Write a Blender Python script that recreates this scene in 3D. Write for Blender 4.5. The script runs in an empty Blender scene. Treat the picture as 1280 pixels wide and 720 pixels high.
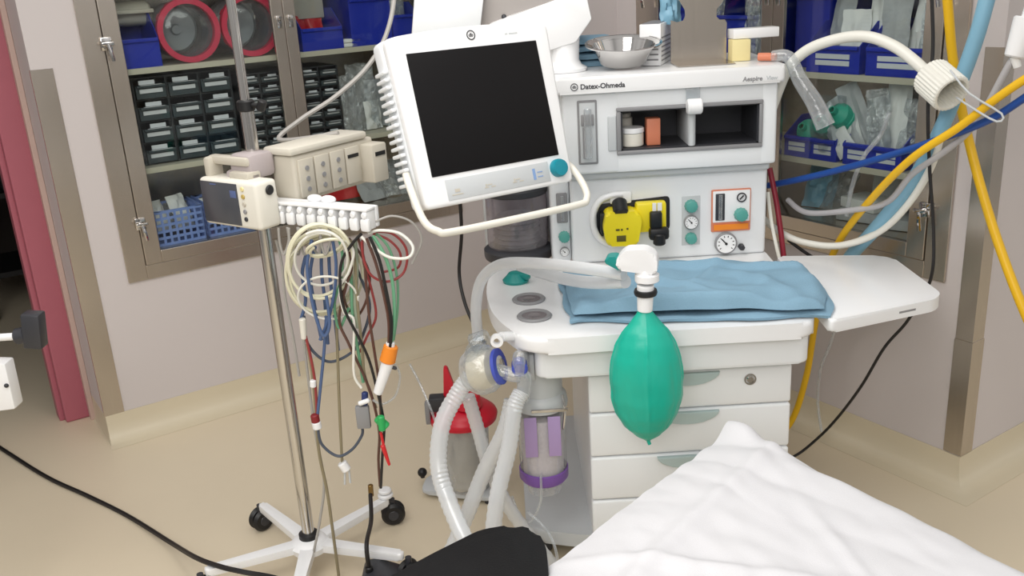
import bpy, bmesh, math, random
from math import sin, cos, pi, radians as RAD
from mathutils import Vector as V, Matrix, noise
random.seed(7)
SC = bpy.context.scene
COL = SC.collection

# ------------------------------------------------------------------ camera
FPX, PITCH, ROLL, H = 1170.85, 0.326034477, -0.059555295, 1.75
R0 = V((1, 0, 0)); F0 = V((0, cos(PITCH), -sin(PITCH))); U0 = R0.cross(F0)
CR = R0 * cos(ROLL) + U0 * sin(ROLL); CU = -R0 * sin(ROLL) + U0 * cos(ROLL)
CAM = V((0, 0, H))
def ray(x, y): return F0 + CR * ((x - 640) / FPX) - CU * ((y - 360) / FPX)
def at_b(x, y, b): d = ray(x, y); return CAM + d * (b / d.y)
def at_z(x, y, z): d = ray(x, y); return CAM + d * ((z - H) / d.z)
cd = bpy.data.cameras.new('camera'); cam = bpy.data.objects.new('camera', cd); COL.objects.link(cam)
cd.sensor_width = 36; cd.lens = FPX / 1280 * 36; cd.clip_start = .05
m = Matrix((CR, CU, -F0)).transposed().to_4x4(); m.translation = CAM; cam.matrix_world = m
SC.camera = cam

# ------------------------------------------------------------------ room frames
A = 0.990903715
XP = V((sin(A), cos(A), 0)); YP = V((-cos(A), sin(A), 0))
YL, XR = 3.86, 2.757
def frame(ox, oy, oz, org):
    M = Matrix((ox, oy, oz)).transposed().to_4x4(); M.translation = org; return M
Z = V((0, 0, 1))
ML = frame(XP, YP, Z, YP * YL)              # left wall: x along it, y into it
MR = frame(-YP, XP, Z, XP * XR)             # right wall: x = -t, y into it
MW = frame(XP, YP, Z, V((0, 0, 0)))
I4 = Matrix.Identity(4)

# ------------------------------------------------------------------ materials
def lin(c): return tuple(((v / 255) / 12.92 if v / 255 <= .04045 else ((v / 255 + .055) / 1.055) ** 2.4) for v in c)
MATS = {}
def mat(name, rgb, rough=.5, metal=0., var=.05, scale=12., bump=0., bscale=60., alpha=1., coat=0., stretch=None, spec=.5):
    if name in MATS: return MATS[name]
    m = bpy.data.materials.new(name); m.use_nodes = True; nt = m.node_tree; N = nt.nodes; Lk = nt.links
    p = N['Principled BSDF']; p.inputs['Roughness'].default_value = rough; p.inputs['Metallic'].default_value = metal
    p.inputs['Coat Weight'].default_value = coat; p.inputs['Specular IOR Level'].default_value = spec
    tc = N.new('ShaderNodeTexCoord'); src = tc.outputs['Object']
    if stretch:
        mp = N.new('ShaderNodeMapping'); mp.inputs['Scale'].default_value = stretch
        Lk.new(src, mp.inputs['Vector']); src = mp.outputs['Vector']
    no = N.new('ShaderNodeTexNoise'); no.inputs['Scale'].default_value = scale; no.inputs['Detail'].default_value = 4
    Lk.new(src, no.inputs['Vector'])
    mx = N.new('ShaderNodeMix'); mx.data_type = 'RGBA'
    c = lin(rgb); mx.inputs['A'].default_value = (*[v * (1 - var) for v in c], 1); mx.inputs['B'].default_value = (*[min(1, v * (1 + var)) for v in c], 1)
    Lk.new(no.outputs['Fac'], mx.inputs['Factor']); Lk.new(mx.outputs['Result'], p.inputs['Base Color'])
    if bump:
        n2 = N.new('ShaderNodeTexNoise'); n2.inputs['Scale'].default_value = bscale; n2.inputs['Detail'].default_value = 3
        Lk.new(src, n2.inputs['Vector'])
        b = N.new('ShaderNodeBump'); b.inputs['Strength'].default_value = bump; b.inputs['Distance'].default_value = .01
        Lk.new(n2.outputs['Fac'], b.inputs['Height']); Lk.new(b.outputs['Normal'], p.inputs['Normal'])
    if alpha < 1:
        out = N['Material Output']; tr = N.new('ShaderNodeBsdfTransparent'); ms = N.new('ShaderNodeMixShader')
        tr.inputs['Color'].default_value = (.96, .97, .97, 1)
        ms.inputs['Fac'].default_value = alpha
        Lk.new(tr.outputs[0], ms.inputs[1]); Lk.new(p.outputs[0], ms.inputs[2]); Lk.new(ms.outputs[0], out.inputs['Surface'])
    MATS[name] = m
    return m
def clear(name, tint=(240, 243, 245), base=.05, edge=.5, body=(235, 238, 240), dif=.35, rough=.08, bump=0., bscale=30, var=0.):
    """thin clear plastic: see-through face on, milky and glossy towards the rim (facing falloff)"""
    if name in MATS: return MATS[name]
    m = bpy.data.materials.new(name); m.use_nodes = True; nt = m.node_tree; N = nt.nodes; Lk = nt.links
    N.remove(N['Principled BSDF']); out = N['Material Output']
    tr = N.new('ShaderNodeBsdfTransparent'); tr.inputs['Color'].default_value = (*lin(tint), 1)
    gl = N.new('ShaderNodeBsdfGlossy'); gl.inputs['Roughness'].default_value = rough; gl.inputs['Color'].default_value = (.9, .9, .9, 1)
    df = N.new('ShaderNodeBsdfDiffuse'); df.inputs['Color'].default_value = (*lin(body), 1)
    a = N.new('ShaderNodeMixShader'); a.inputs['Fac'].default_value = dif; Lk.new(gl.outputs[0], a.inputs[1]); Lk.new(df.outputs[0], a.inputs[2])
    lw = N.new('ShaderNodeLayerWeight'); lw.inputs['Blend'].default_value = .35
    ma = N.new('ShaderNodeMath'); ma.operation = 'MULTIPLY_ADD'; ma.inputs[1].default_value = edge; ma.inputs[2].default_value = base
    ma.use_clamp = True; Lk.new(lw.outputs['Facing'], ma.inputs[0]); fac = ma.outputs[0]
    tc = N.new('ShaderNodeTexCoord'); no = N.new('ShaderNodeTexNoise'); no.inputs['Scale'].default_value = bscale; no.inputs['Detail'].default_value = 4
    no.inputs['Distortion'].default_value = .8
    Lk.new(tc.outputs['Object'], no.inputs['Vector'])
    if var:
        m2 = N.new('ShaderNodeMath'); m2.operation = 'MULTIPLY_ADD'; m2.inputs[1].default_value = var; m2.use_clamp = True
        sb = N.new('ShaderNodeMath'); sb.operation = 'SUBTRACT'; sb.inputs[1].default_value = .5; Lk.new(no.outputs['Fac'], sb.inputs[0])
        Lk.new(sb.outputs[0], m2.inputs[0]); Lk.new(fac, m2.inputs[2]); fac = m2.outputs[0]
    if bump:
        b = N.new('ShaderNodeBump'); b.inputs['Strength'].default_value = bump; b.inputs['Distance'].default_value = .02
        Lk.new(no.outputs['Fac'], b.inputs['Height'])
        for x in (gl, df): Lk.new(b.outputs['Normal'], x.inputs['Normal'])
    ms = N.new('ShaderNodeMixShader'); Lk.new(fac, ms.inputs['Fac']); Lk.new(tr.outputs[0], ms.inputs[1]); Lk.new(a.outputs[0], ms.inputs[2]); Lk.new(ms.outputs[0], out.inputs['Surface'])
    MATS[name] = m; return m
def emit(name, rgb, s):
    m = mat(name, rgb); p = m.node_tree.nodes['Principled BSDF']
    p.inputs['Emission Color'].default_value = (*lin(rgb), 1); p.inputs['Emission Strength'].default_value = s; return m

floor_m = mat('beige vinyl floor', (220, 207, 182), .42, var=.035, scale=3., bump=.02, bscale=150)
cove_m = mat('beige vinyl cove', (214, 203, 178), .42, var=.03, scale=4.)
wall_m = mat('warm grey wall paint', (208, 201, 200), .6, var=.015, scale=2.)
hall_m = mat('unlit hall darkness', (48, 40, 36), .7)  # dark colour stands in for the missing light in the hall
steel_m = mat('brushed stainless steel', (196, 187, 176), .27, .95, var=.08, scale=6., stretch=(30, 30, 1.2))
steel_h = mat('polished steel', (205, 202, 198), .18, 1., var=.03)
chrome_m = mat('bright chrome', (200, 198, 196), .06, 1., var=.02)
red_frame_m = mat('dull rose red paint', (174, 96, 110), .45, var=.04)
frame_edge = mat('pinkish beige paint', (196, 170, 160), .5)
white_m = mat('machine white plastic', (234, 237, 239), .35, var=.012, coat=.1)
white2_m = mat('bright white plastic', (240, 241, 242), .3, var=.01, coat=.15)
ivory_m = mat('ivory plastic', (228, 225, 214), .4, var=.02)
putty_m = mat('putty grey plastic', (196, 190, 176), .45, var=.03)
grey_m = mat('mid grey plastic', (140, 140, 142), .45, var=.04)
lgrey_m = mat('light grey plastic', (196, 200, 202), .4, var=.02)
seam_m = mat('dark seam', (90, 92, 96), .6)
dark_m = mat('charcoal plastic', (52, 53, 58), .4, var=.05)
black_m = mat('black rubber', (20, 20, 22), .45, var=.1)
pad_m = mat('black vinyl upholstery', (9, 9, 12), .5, spec=.25, var=.1, bump=.05, bscale=250)
screen_m = mat('black monitor glass', (24, 23, 24), .4, var=.03, spec=.12)
teal_m = mat('teal plastic', (20, 138, 132), .35, var=.05)
teal2_m = mat('pale teal plastic', (84, 160, 150), .4, var=.05)
handle_m = mat('frosted grey green plastic', (178, 196, 196), .35, var=.03)
bag_m = mat('green rubber bag', (18, 176, 152), .34, var=.06, scale=9, bump=.12, bscale=28)
drape_m = mat('blue surgical cloth', (130, 166, 188), .85, var=.07, scale=14, bump=.25, bscale=300)
sheet_m = mat('white cotton sheet', (214, 214, 217), .85, var=.01, bump=.12, bscale=420)
blue_m = mat('royal blue bin plastic', (22, 44, 168), .4, var=.06)
bluel_m = mat('light blue basket plastic', (126, 150, 212), .45, var=.05)
card_m = mat('white label card', (214, 216, 220), .6, var=.04, scale=60)
drawer_m = mat('dark slate drawer plastic', (58, 68, 72), .4, var=.08)
drawer_h = mat('slate drawer lip', (98, 110, 116), .4, var=.08)
rack_m = mat('black rack plastic', (34, 36, 40), .5)
redring_m = mat('crimson plastic', (206, 62, 88), .35, var=.06)
redlid_m = mat('red bin lid plastic', (205, 22, 48), .35, var=.05)
redbag_m = mat('red plastic film', (206, 34, 40), .35, var=.08)
paper_m = mat('white paper', (236, 236, 234), .7, var=.05, scale=20)
paperg_m = mat('grey printed paper', (178, 180, 182), .7, var=.14, scale=90)
clear_m = clear('clear plastic', base=.06, edge=.55, bump=.15, bscale=14)
clear2_m = clear('frosted clear plastic', base=.22, edge=.6, dif=.6, rough=.18, bump=.3, bscale=22, var=.25)
film_m = clear('crinkled clear film', base=.34, edge=.5, dif=.5, rough=.14, bump=1., bscale=34, var=.9)
glass_m = clear('thin cabinet glass', tint=(244, 247, 246), base=.015, edge=.12, dif=0., rough=.03)
hose_m = clear('translucent white hose', base=.55, edge=.5, body=(236, 238, 240), dif=.8, rough=.25)
tube_w = mat('white tube plastic', (232, 231, 222), .35, var=.02)
cable_w = mat('cream cable', (229, 226, 200), .4, var=.03)
cable_g = mat('grey cable', (168, 165, 160), .45)
cable_bl = mat('slate blue cable', (78, 100, 140), .45)
cable_r = mat('dull red cable', (150, 58, 58), .45)
cable_gr = mat('pale green cable', (110, 168, 132), .45)
cable_br = mat('brown cable', (92, 62, 52), .45)
cable_t = mat('olive tan cable', (140, 130, 104), .5)
cable_k = mat('black cable', (28, 26, 27), .45)
yellow_m = mat('yellow hose', (236, 186, 22), .4, var=.05)
yelv_m = mat('yellow vaporizer paint', (236, 216, 28), .35, var=.03)
lblue_m = mat('pale blue hose', (128, 176, 200), .4, var=.06)
navy_m = mat('deep blue cable', (24, 72, 150), .4)
orange_m = mat('orange plastic', (238, 140, 40), .4)
salmon_m = mat('salmon orange card', (214, 130, 98), .5)
green_m = mat('green plastic clip', (44, 168, 90), .4)
purple_m = mat('purple plastic', (124, 84, 168), .35, var=.06)
granule_m = mat('white granules', (222, 212, 216), .8, var=.14, scale=130)
debris_m = mat('beige contents', (206, 190, 168), .7, var=.2, scale=40)
filter_m = mat('cream filter pad', (226, 214, 186), .6, var=.08)
bfilter_m = mat('blue filter ring', (66, 82, 180), .4)
greyviol = clear('smoky clear plastic', tint=(214, 208, 212), base=.14, edge=.6, body=(206, 198, 204), dif=.55, rough=.12, bump=.2, bscale=16, var=.2)
cream_m = mat('pale yellow card', (232, 218, 160), .6, var=.05)
green_mask = mat('green mask silicone', (46, 168, 142), .45, var=.05)
lcd_m = mat('grey blue display', (74, 76, 82), .2)
shelf_m = mat('pale shelf laminate', (196, 190, 172), .5, var=.03)

# ------------------------------------------------------------------ mesh builder
WM = {}
class MB:
    def __init__(s, M=None): s.bm = bmesh.new(); s.M = M or I4
    def _fin(s, vs, X=None):
        T = s.M @ X if X is not None else s.M
        for v in vs: v.co = T @ v.co
    def _bev(s, vs, w, seg):
        vset = set(vs); es = [e for e in s.bm.edges if e.verts[0] in vset and e.verts[1] in vset]
        r = bmesh.ops.bevel(s.bm, geom=es, offset=w, segments=seg, profile=.5, affect='EDGES', clamp_overlap=True)
    def _new(s, n0): s.bm.verts.ensure_lookup_table(); return [s.bm.verts[i] for i in range(n0, len(s.bm.verts))]
    def box(s, x0, x1, y0, y1, z0, z1, bev=0, seg=2, X=None):
        t = bmesh.new()
        vs = [t.verts.new((x, y, z)) for x in (x0, x1) for y in (y0, y1) for z in (z0, z1)]
        for f in ((0, 1, 3, 2), (4, 6, 7, 5), (0, 4, 5, 1), (2, 3, 7, 6), (0, 2, 6, 4), (1, 5, 7, 3)): t.faces.new([vs[i] for i in f])
        if bev: bmesh.ops.bevel(t, geom=list(t.edges), offset=bev, segments=seg, profile=.5, affect='EDGES', clamp_overlap=True)
        return s._merge(t, X)
    def _merge(s, t, X=None):
        T = s.M @ X if X is not None else s.M
        bmesh.ops.recalc_face_normals(t, faces=list(t.faces))
        mp = {}
        for v in t.verts: mp[v] = s.bm.verts.new(T @ v.co)
        for f in t.faces:
            try: s.bm.faces.new([mp[v] for v in f.verts])
            except ValueError: pass
        t.free(); return s
    def cyl(s, p0, p1, r0, r1=None, n=24, bev=0, X=None):
        p0, p1 = V(p0), V(p1); r1 = r0 if r1 is None else r1
        d = (p1 - p0); L = d.length; q = d.to_track_quat('Z', 'Y').to_matrix().to_4x4(); q.translation = p0
        b = min(bev, L * .45, max(r0, r1) * .6)
        prof = [(0, 0), (r0 - b, 0), (r0, b), (r1, L - b), (r1 - b, L), (0, L)] if b else [(0, 0), (r0, 0), (r1, L), (0, L)]
        return s.lathe(prof, X=(X @ q if X is not None else q), n=n)
    def lathe(s, prof, X=None, n=24, fn=None):
        t = bmesh.new(); rings = []
        for r, z in prof:
            if r < 1e-6: rings.append([t.verts.new((0, 0, z))])
            else: rings.append([t.verts.new((r * cos(2 * pi * k / n), r * sin(2 * pi * k / n), z)) for k in range(n)])
        for a, b in zip(rings, rings[1:]):
            for k in range(n):
                k2 = (k + 1) % n
                if len(a) == 1 and len(b) == 1: continue
                if len(a) == 1: t.faces.new((a[0], b[k2], b[k]))
                elif len(b) == 1: t.faces.new((a[k], a[k2], b[0]))
                else: t.faces.new((a[k], a[k2], b[k2], b[k]))
        if fn:
            for v in t.verts: v.co = fn(v.co)
        return s._merge(t, X)
    def sph(s, c, r, sc=(1, 1, 1), n=16, X=None):
        prof = [(r * sin(pi * i / n), -r * cos(pi * i / n)) for i in range(n + 1)]; prof[0] = (0, -r); prof[-1] = (0, r)
        T = Matrix.Translation(c) @ Matrix.Diagonal((*sc, 1))
        return s.lathe(prof, X=(X @ T if X is not None else T), n=n * 2)
    def prism(s, poly, z0, z1, bev=0, seg=3, X=None):
        t = bmesh.new(); n = len(poly)
        lo = [t.verts.new((p[0], p[1], z0)) for p in poly]; hi = [t.verts.new((p[0], p[1], z1)) for p in poly]
        t.faces.new(lo[::-1]); t.faces.new(hi)
        for i in range(n): t.faces.new((lo[i], lo[(i + 1) % n], hi[(i + 1) % n], hi[i]))
        if bev:
            es = [e for e in t.edges if abs(e.verts[0].co.z - e.verts[1].co.z) < 1e-7]
            bmesh.ops.bevel(t, geom=es, offset=bev, segments=seg, profile=.5, affect='EDGES', clamp_overlap=True)
        return s._merge(t, X)
    def grid(s, fn, nu, nv, thick=0, X=None, closed=False):
        t = bmesh.new()
        g = [[t.verts.new(fn(i / nu, j / nv)) for j in range(nv + 1)] for i in range(nu + 1)]
        for i in range(nu):
            for j in range(nv): t.faces.new((g[i][j], g[i + 1][j], g[i + 1][j + 1], g[i][j + 1]))
        if thick:
            bmesh.ops.recalc_face_normals(t, faces=list(t.faces))
            bmesh.ops.solidify(t, geom=list(t.faces), thickness=thick)
        return s._merge(t, X)
    def tube(s, pts, r, n=8, closed=False, sub=6, rfn=None, spline=True, X=None):
        P = [V(p) for p in pts]
        if spline and len(P) > 2:
            Q = []; m = len(P); rng = m if closed else m - 1
            for i in range(rng):
                g = lambda k: P[k % m] if closed else P[max(0, min(m - 1, k))]
                a, b, c, d = g(i - 1), g(i), g(i + 1), g(i + 2)
                for j in range(sub):
                    u = j / sub
                    Q.append(.5 * ((2 * b) + (c - a) * u + (2 * a - 5 * b + 4 * c - d) * u * u + (3 * b - a - 3 * c + d) * u ** 3))
            if not closed: Q.append(P[-1])
        else: Q = P
        m = len(Q); t = bmesh.new(); rings = []; nrm = None
        acc = 0
        for i in range(m):
            tg = (Q[(i + 1) % m] - Q[i - 1]) if closed else (Q[min(m - 1, i + 1)] - Q[max(0, i - 1)])
            if tg.length < 1e-9: tg = V((0, 0, 1))
            tg.normalize()
            if nrm is None:
                nrm = tg.cross(V((0, 0, 1)))
                if nrm.length < 1e-3: nrm = tg.cross(V((1, 0, 0)))
            nrm = (nrm - tg * nrm.dot(tg)).normalized(); bn = tg.cross(nrm)
            rr = rfn(i / max(1, m - 1), i) * r if rfn else r
            rings.append([t.verts.new(Q[i] + (nrm * cos(2 * pi * k / n) + bn * sin(2 * pi * k / n)) * rr) for k in range(n)])
        for i in range(m if closed else m - 1):
            a, b = rings[i], rings[(i + 1) % m]
            for k in range(n): t.faces.new((a[k], a[(k + 1) % n], b[(k + 1) % n], b[k]))
        if not closed: t.faces.new(rings[0][::-1]); t.faces.new(rings[-1])
        return s._merge(t, X)
    def build(s, name, material, parent=None, smooth=True):
        me = bpy.data.meshes.new(name); o = bpy.data.objects.new(name, me); COL.objects.link(o)
        if parent is not None:
            Wp = WM[parent.name]; inv = Wp.inverted()
            for v in s.bm.verts: v.co = inv @ v.co
            o.parent = parent; WM[o.name] = Wp.copy()
        else:                                     # origin at the base centre
            cs = [v.co for v in s.bm.verts]
            lo = V([min(c[i] for c in cs) for i in range(3)]); hi = V([max(c[i] for c in cs) for i in range(3)])
            org = V(((lo.x + hi.x) / 2, (lo.y + hi.y) / 2, lo.z))
            for v in s.bm.verts: v.co -= org
            o.location = org; WM[o.name] = Matrix.Translation(org)
        s.bm.normal_update()
        s.bm.to_mesh(me); s.bm.free()
        if smooth:
            for p in me.polygons: p.use_smooth = True
            me.set_sharp_from_angle(angle=RAD(38))
        me.materials.append(material)
        return o
def tag(o, label=None, cat=None, group=None, kind=None):
    if label: o['label'] = label
    if cat: o['category'] = cat
    if group: o['group'] = group
    if kind: o['kind'] = kind
    return o
def thing(name, label, cat, M=I4, org=(0, 0, 0), group=None):
    o = bpy.data.objects.new(name, None); COL.objects.link(o); o.empty_display_size = .05
    T = (M @ Matrix.Translation(org)); o.location = T.translation; o.rotation_euler = T.to_euler()
    WM[o.name] = Matrix.Translation(T.translation) @ T.to_euler().to_matrix().to_4x4()
    return tag(o, label, cat, group)
def struct(mb, name, material, label=None, smooth=False):
    return tag(mb.build(name, material, None, smooth), label, None, None, 'structure')
def kids(o): return [c for c in bpy.data.objects if c.parent == o]
def copy_tree(o, parent=None):
    c = o.copy(); COL.objects.link(c); c.parent = parent
    for k in kids(o): copy_tree(k, c)
    return c
def rounded(poly, r, seg=5):
    out = []; n = len(poly)
    for i in range(n):
        p, a, b = V(poly[i][:2]).to_3d(), V(poly[i - 1][:2]).to_3d(), V(poly[(i + 1) % n][:2]).to_3d()
        rr = r[i] if isinstance(r, (list, tuple)) else r
        d1, d2 = (a - p), (b - p); k = min(rr, d1.length * .45, d2.length * .45)
        s0, s1 = p + d1.normalized() * k, p + d2.normalized() * k
        for j in range(seg + 1):
            u = j / seg; q = s0 * (1 - u) ** 2 + p * 2 * u * (1 - u) + s1 * u * u; out.append((q.x, q.y))
    return out
def text_mb(body, size, X, depth=.0008, spacing=1., shear=0):
    cu = bpy.data.curves.new('lettering', 'FONT'); cu.body = body; cu.size = size; cu.extrude = depth; cu.offset = size * .022; cu.space_character = spacing; cu.shear = shear
    ob = bpy.data.objects.new('lettering', cu); COL.objects.link(ob)
    me = bpy.data.meshes.new_from_object(ob.evaluated_get(bpy.context.evaluated_depsgraph_get()))
    mb = MB(); t = bmesh.new(); t.from_mesh(me); mb._merge(t, X)
    bpy.data.objects.remove(ob); bpy.data.curves.remove(cu); bpy.data.meshes.remove(me)
    return mb
FRONT = Matrix(((1, 0, 0, 0), (0, 0, -1, 0), (0, 1, 0, 0), (0, 0, 0, 1)))      # xy drawing plane -> facing -y
def fx(x, y, z): return Matrix.Translation((x, y, z)) @ FRONT
def ring(mb, c, r, t, X=None, n=24, h=.001):
    prof = [(r - t, 0), (r, 0), (r, h), (r - t, h), (r - t, 0)]
    T = Matrix.Translation(c) if X is None else X @ Matrix.Translation(c)
    mb.lathe(prof, X=T, n=n); return mb
def roundel(r, X):
    mb = MB(); ring(mb, (0, 0, 0), r, r * .2, X, 28)
    def curl(c, s, flip): return [(c[0] + flip * s * (.2 + .8 * k / 14) * cos(.6 + k * .5), c[1] + s * (.2 + .8 * k / 14) * sin(.6 + k * .5), .0006) for k in range(15)]
    mb.tube(curl((-r * .27, .0), r * .38, 1), r * .07, 6, X=X); mb.tube(curl((r * .27, .0), r * .38, -1), r * .07, 6, X=X)
    return mb

# ================================================================== SETTING
f = MB(MW); f.box(-2.6, 6.0, -2.0, 8.0, -.1, 0); struct(f, 'floor', floor_m)
f = MB(MW)                                                   # left wall with the cabinet opening, and its return
D = .46
f.box(.5, .70, YL, YL + D, 0, 2.8); f.box(2.25, 2.62, YL, YL + D, 0, 2.8); f.box(.70, 2.25, YL, YL + D, 0, .66); f.box(.70, 2.25, YL, YL + D, 2.1, 2.8)
f.box(.70, 2.25, YL + D, YL + D + .02, .6, 2.15)
struct(f, 'wall_left', wall_m)
f = MB(MW); f.box(2.5, XR, 3.25, YL - .002, 0, 2.8); struct(f, 'wall_back', wall_m)
f = MB(MW)
f.box(XR, XR + D, 1.52, 1.64, 0, 2.8); f.box(XR, XR + D, 3.1, 3.8, 0, 2.8); f.box(XR, XR + D, 1.64, 3.1, 0, .72); f.box(XR, XR + D, 1.64, 3.1, 2.1, 2.8)
f.box(XR + D, XR + D + .02, 1.5, 3.2, .65, 2.15)
struct(f, 'wall_right', wall_m)
f = MB(MW); f.box(XR + D + .002, 5.5, 1.52, 1.66, 0, 2.8); struct(f, 'wall_side', wall_m)
# doorway wall, hall behind it
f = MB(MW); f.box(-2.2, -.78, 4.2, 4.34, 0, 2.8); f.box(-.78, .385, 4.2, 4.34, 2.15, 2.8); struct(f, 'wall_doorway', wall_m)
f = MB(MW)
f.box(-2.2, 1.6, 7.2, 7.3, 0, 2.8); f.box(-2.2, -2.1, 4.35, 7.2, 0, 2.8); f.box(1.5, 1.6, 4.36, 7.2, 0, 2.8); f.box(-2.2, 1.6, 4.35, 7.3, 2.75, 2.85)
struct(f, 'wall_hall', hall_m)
f = MB(MW)                                                   # red door frame
f.box(.385, .4985, 4.175, 4.34, 0, 2.2, .008); f.box(.365, .388, 4.215, 4.30, 0, 2.2, .004); f.box(-.8, .385, 4.175, 4.34, 2.1, 2.2, .008); f.box(-.88, -.78, 4.175, 4.34, 0, 2.2, .008)
struct(f, 'trim_3', red_frame_m, 'rose red painted door frame')
f = MB(MW); f.box(.478, .4995, 4.13, 4.174, 0, 2.2, .003); struct(f, 'trim_4', frame_edge)
f = MB(MW)                                                   # stainless corner guards
f.prism([(.497, YL + .012), (.497, YL - .004), (.575, YL - .004), (.575, YL - .0005), (.4995, YL - .0005), (.4995, YL + .012)], .115, 1.507)
struct(f, 'trim_1', steel_m, 'tall stainless corner guard beside the red door frame')
f = MB(MW)
f.prism([(XR - .004, 1.575), (XR - .004, 1.516), (XR + .06, 1.516), (XR + .06, 1.5195), (XR - .0005, 1.5195), (XR - .0005, 1.575)], .53, 1.458)
f.prism([(XR - .006, 1.577), (XR - .006, 1.514), (XR + .062, 1.514), (XR + .062, 1.5195), (XR - .0005, 1.5195), (XR - .0005, 1.577)], .12, .53)
struct(f, 'trim_2', steel_m, 'tall stainless corner guard on the outer corner by the yellow hose')
def cove(name, pts, out):
    # sweep a coved skirting profile along the polyline (room coords), `out` = outward normals per point
    prof = [(0.0005, .115), (.004, .115), (.006, .075), (.014, .04), (.032, .014), (.06, .003), (.09, .0012), (.09, .0004), (.0005, .0004)]
    mb = MB(MW); t = bmesh.new(); rows = []
    for (p, o) in zip(pts, out):
        rows.append([t.verts.new((p[0] + o[0] * n, p[1] + o[1] * n, z)) for n, z in prof])
    for a, b in zip(rows, rows[1:]):
        for i in range(len(prof) - 1): t.faces.new((a[i], b[i], b[i + 1], a[i + 1]))
    mb._merge(t); o = struct(mb, name, cove_m, smooth=True); return o
cove('baseboard_left', [(.5, 4.17), (.5, YL), (2.5, YL)], [(-.15, 0), (-.15, -1), (0, -1)])
cove('baseboard_right', [(XR, 3.25), (XR, 1.52), (4.5, 1.52)], [(-1, 0), (-1, -1), (0, -1)])

# ================================================================== WALL CABINETS
def cabinet(M, x0, x1, z0, z1, shelves, label, mid):
    t = thing('storage_cabinet', label, 'cabinet', M, ((x0 + x1) / 2, .2, z0))
    f = MB(M)
    f.box(x0 + .003, x1 - .003, .42, .435, z0 + .004, z1 - .004)
    for a in (x0 + .003, x1 - .018): f.box(a, a + .015, .002, .42, z0 + .004, z1 - .004)
    f.box(x0 + .018, x1 - .018, .002, .42, z0 + .004, z0 + .10); f.box(x0 + .018, x1 - .018, .002, .42, z1 - .03, z1 - .004)
    f.build('carcass', steel_m, t, False)
    f = MB(M)
    f.box(x0 - .012, x0 + .064, -.012, -.001, z0 - .01, z1, .002); f.box(x1 - .064, x1 + .012, -.012, -.001, z0 - .01, z1, .002)
    f.box(x0 + .064, x1 - .064, -.012, -.001, z0 - .01, z0 + .048, .002); f.box(x0 + .064, x1 - .064, -.012, -.001, z1 - .05, z1, .002)
    f.build('front_frame', steel_m, t, False)
    for z in shelves:
        f = MB(M); f.box(x0 + .02, x1 - .02, .03, .419, z - .022, z, .001); f.build('shelf', shelf_m, t, False)  # the topmost is an unseen addition that shades the contents
    for k, (a, b) in enumerate(((x0 + .066, mid - .001), (mid + .001, x1 - .066))):
        d = MB(M); w = .064; lo, hi = z0 + .05, z1 - .052
        wl, wr = (w, .05) if k == 0 else (.05, w)
        d.box(a, a + wl, -.018, -.0015, lo, hi, .002); d.box(b - wr, b, -.018, -.0015, lo, hi, .002)
        d.box(a + wl, b - wr, -.018, -.0015, lo, lo + .05, .002); d.box(a + wl, b - wr, -.018, -.0015, hi - .05, hi, .002)
        do = d.build('door', steel_m, t, False)
        g = MB(M); g.box(a + wl, b - wr, -.012, -.009, lo + .05, hi - .05); g.build('glass', glass_m, do, False)
        xh = a + .006 if k == 0 else b - .006
        for zh in (z0 + .22, z0 + .915):
            h = MB(M)
            h.box(xh - .02, xh + .02, -.026, -.018, zh - .022, zh + .026, .003)
            h.cyl((xh, -.018, zh), (xh, -.05, zh), .009, n=12, bev=.002)
            h.box(xh - .022, xh + .022, -.055, -.047, zh - .004, zh + .01, .003); h.tube([(xh, -.05, zh), (xh + .004, -.056, zh - .03), (xh + .008, -.054, zh - .06)], .0065, 8)
            h.build('latch_handle', chrome_m, do)
        xm = (mid - .024) if k == 0 else (mid + .026)
        h = MB(M); h.box(xm - .01, xm + .01, -.024, -.018, 1.58, 1.63, .002); h.cyl((xm, -.018, 1.622), (xm, -.04, 1.622), .008, n=12, bev=.002); h.build('catch', chrome_m, do)
    return t
cabinet(ML, .70, 2.25, .66, 2.1, (1.086, 1.473, 1.80), 'stainless glass-fronted wall cabinet with black parts drawers, left of the tall screen', 1.476)  # highest shelf is added out of view to block light from above
cabinet(MR, -3.1, -1.64, .72, 2.1, (1.037, 1.348, 1.68), 'stainless glass-fronted wall cabinet full of labelled blue bins, on the right', -2.37)  # here too the highest shelf is only an unseen light blocker

# ---- contents: blue bins
def bin_box(M, x, y, z, w, d, h, label, group, cards=1, name='storage_bin', m_=None, low=.55):
    t = thing(name, label, 'bin', M, (x, y, z), group); th = .004; m_ = m_ or blue_m
    f = MB(M); x0, x1, y0, y1 = x - w / 2, x + w / 2, y - d / 2, y + d / 2
    f.box(x0, x1, y0, y1, z, z + th); f.box(x0, x1, y1 - th, y1, z + th, z + h)
    f.box(x0 + th, x1 - th, y0, y0 + th, z + th, z + h * low, .001)
    f.box(x0 + th, x1 - th, y0 - .012, y0, z + h * low - .014, z + h * low, .003)
    for a in (x0, x1 - th):
        f.prism([(y0, z + th), (y1 - th, z + th), (y1 - th, z + h), (y0 + d * .35, z + h), (y0, z + h * low)], a, a + th,
                X=Matrix(((0, 0, 1, 0), (1, 0, 0, 0), (0, 1, 0, 0), (0, 0, 0, 1))))
    f.build('tray', m_, t, False)
    for k in range(cards):
        xc = x0 + w * (k + .5) / cards
        c = MB(M); c.box(xc - w * .32 / cards, xc + w * .32 / cards, y0 - .0025, y0 - .0005, z + h * low * .28, z + h * low * .46); c.box(xc - w * .32 / cards, xc + w * .32 / cards, y0 - .0025, y0 - .0005, z + h * low * .52, z + h * low * .70)
        c.build('label_card', card_m, t, False)
    return t
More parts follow.
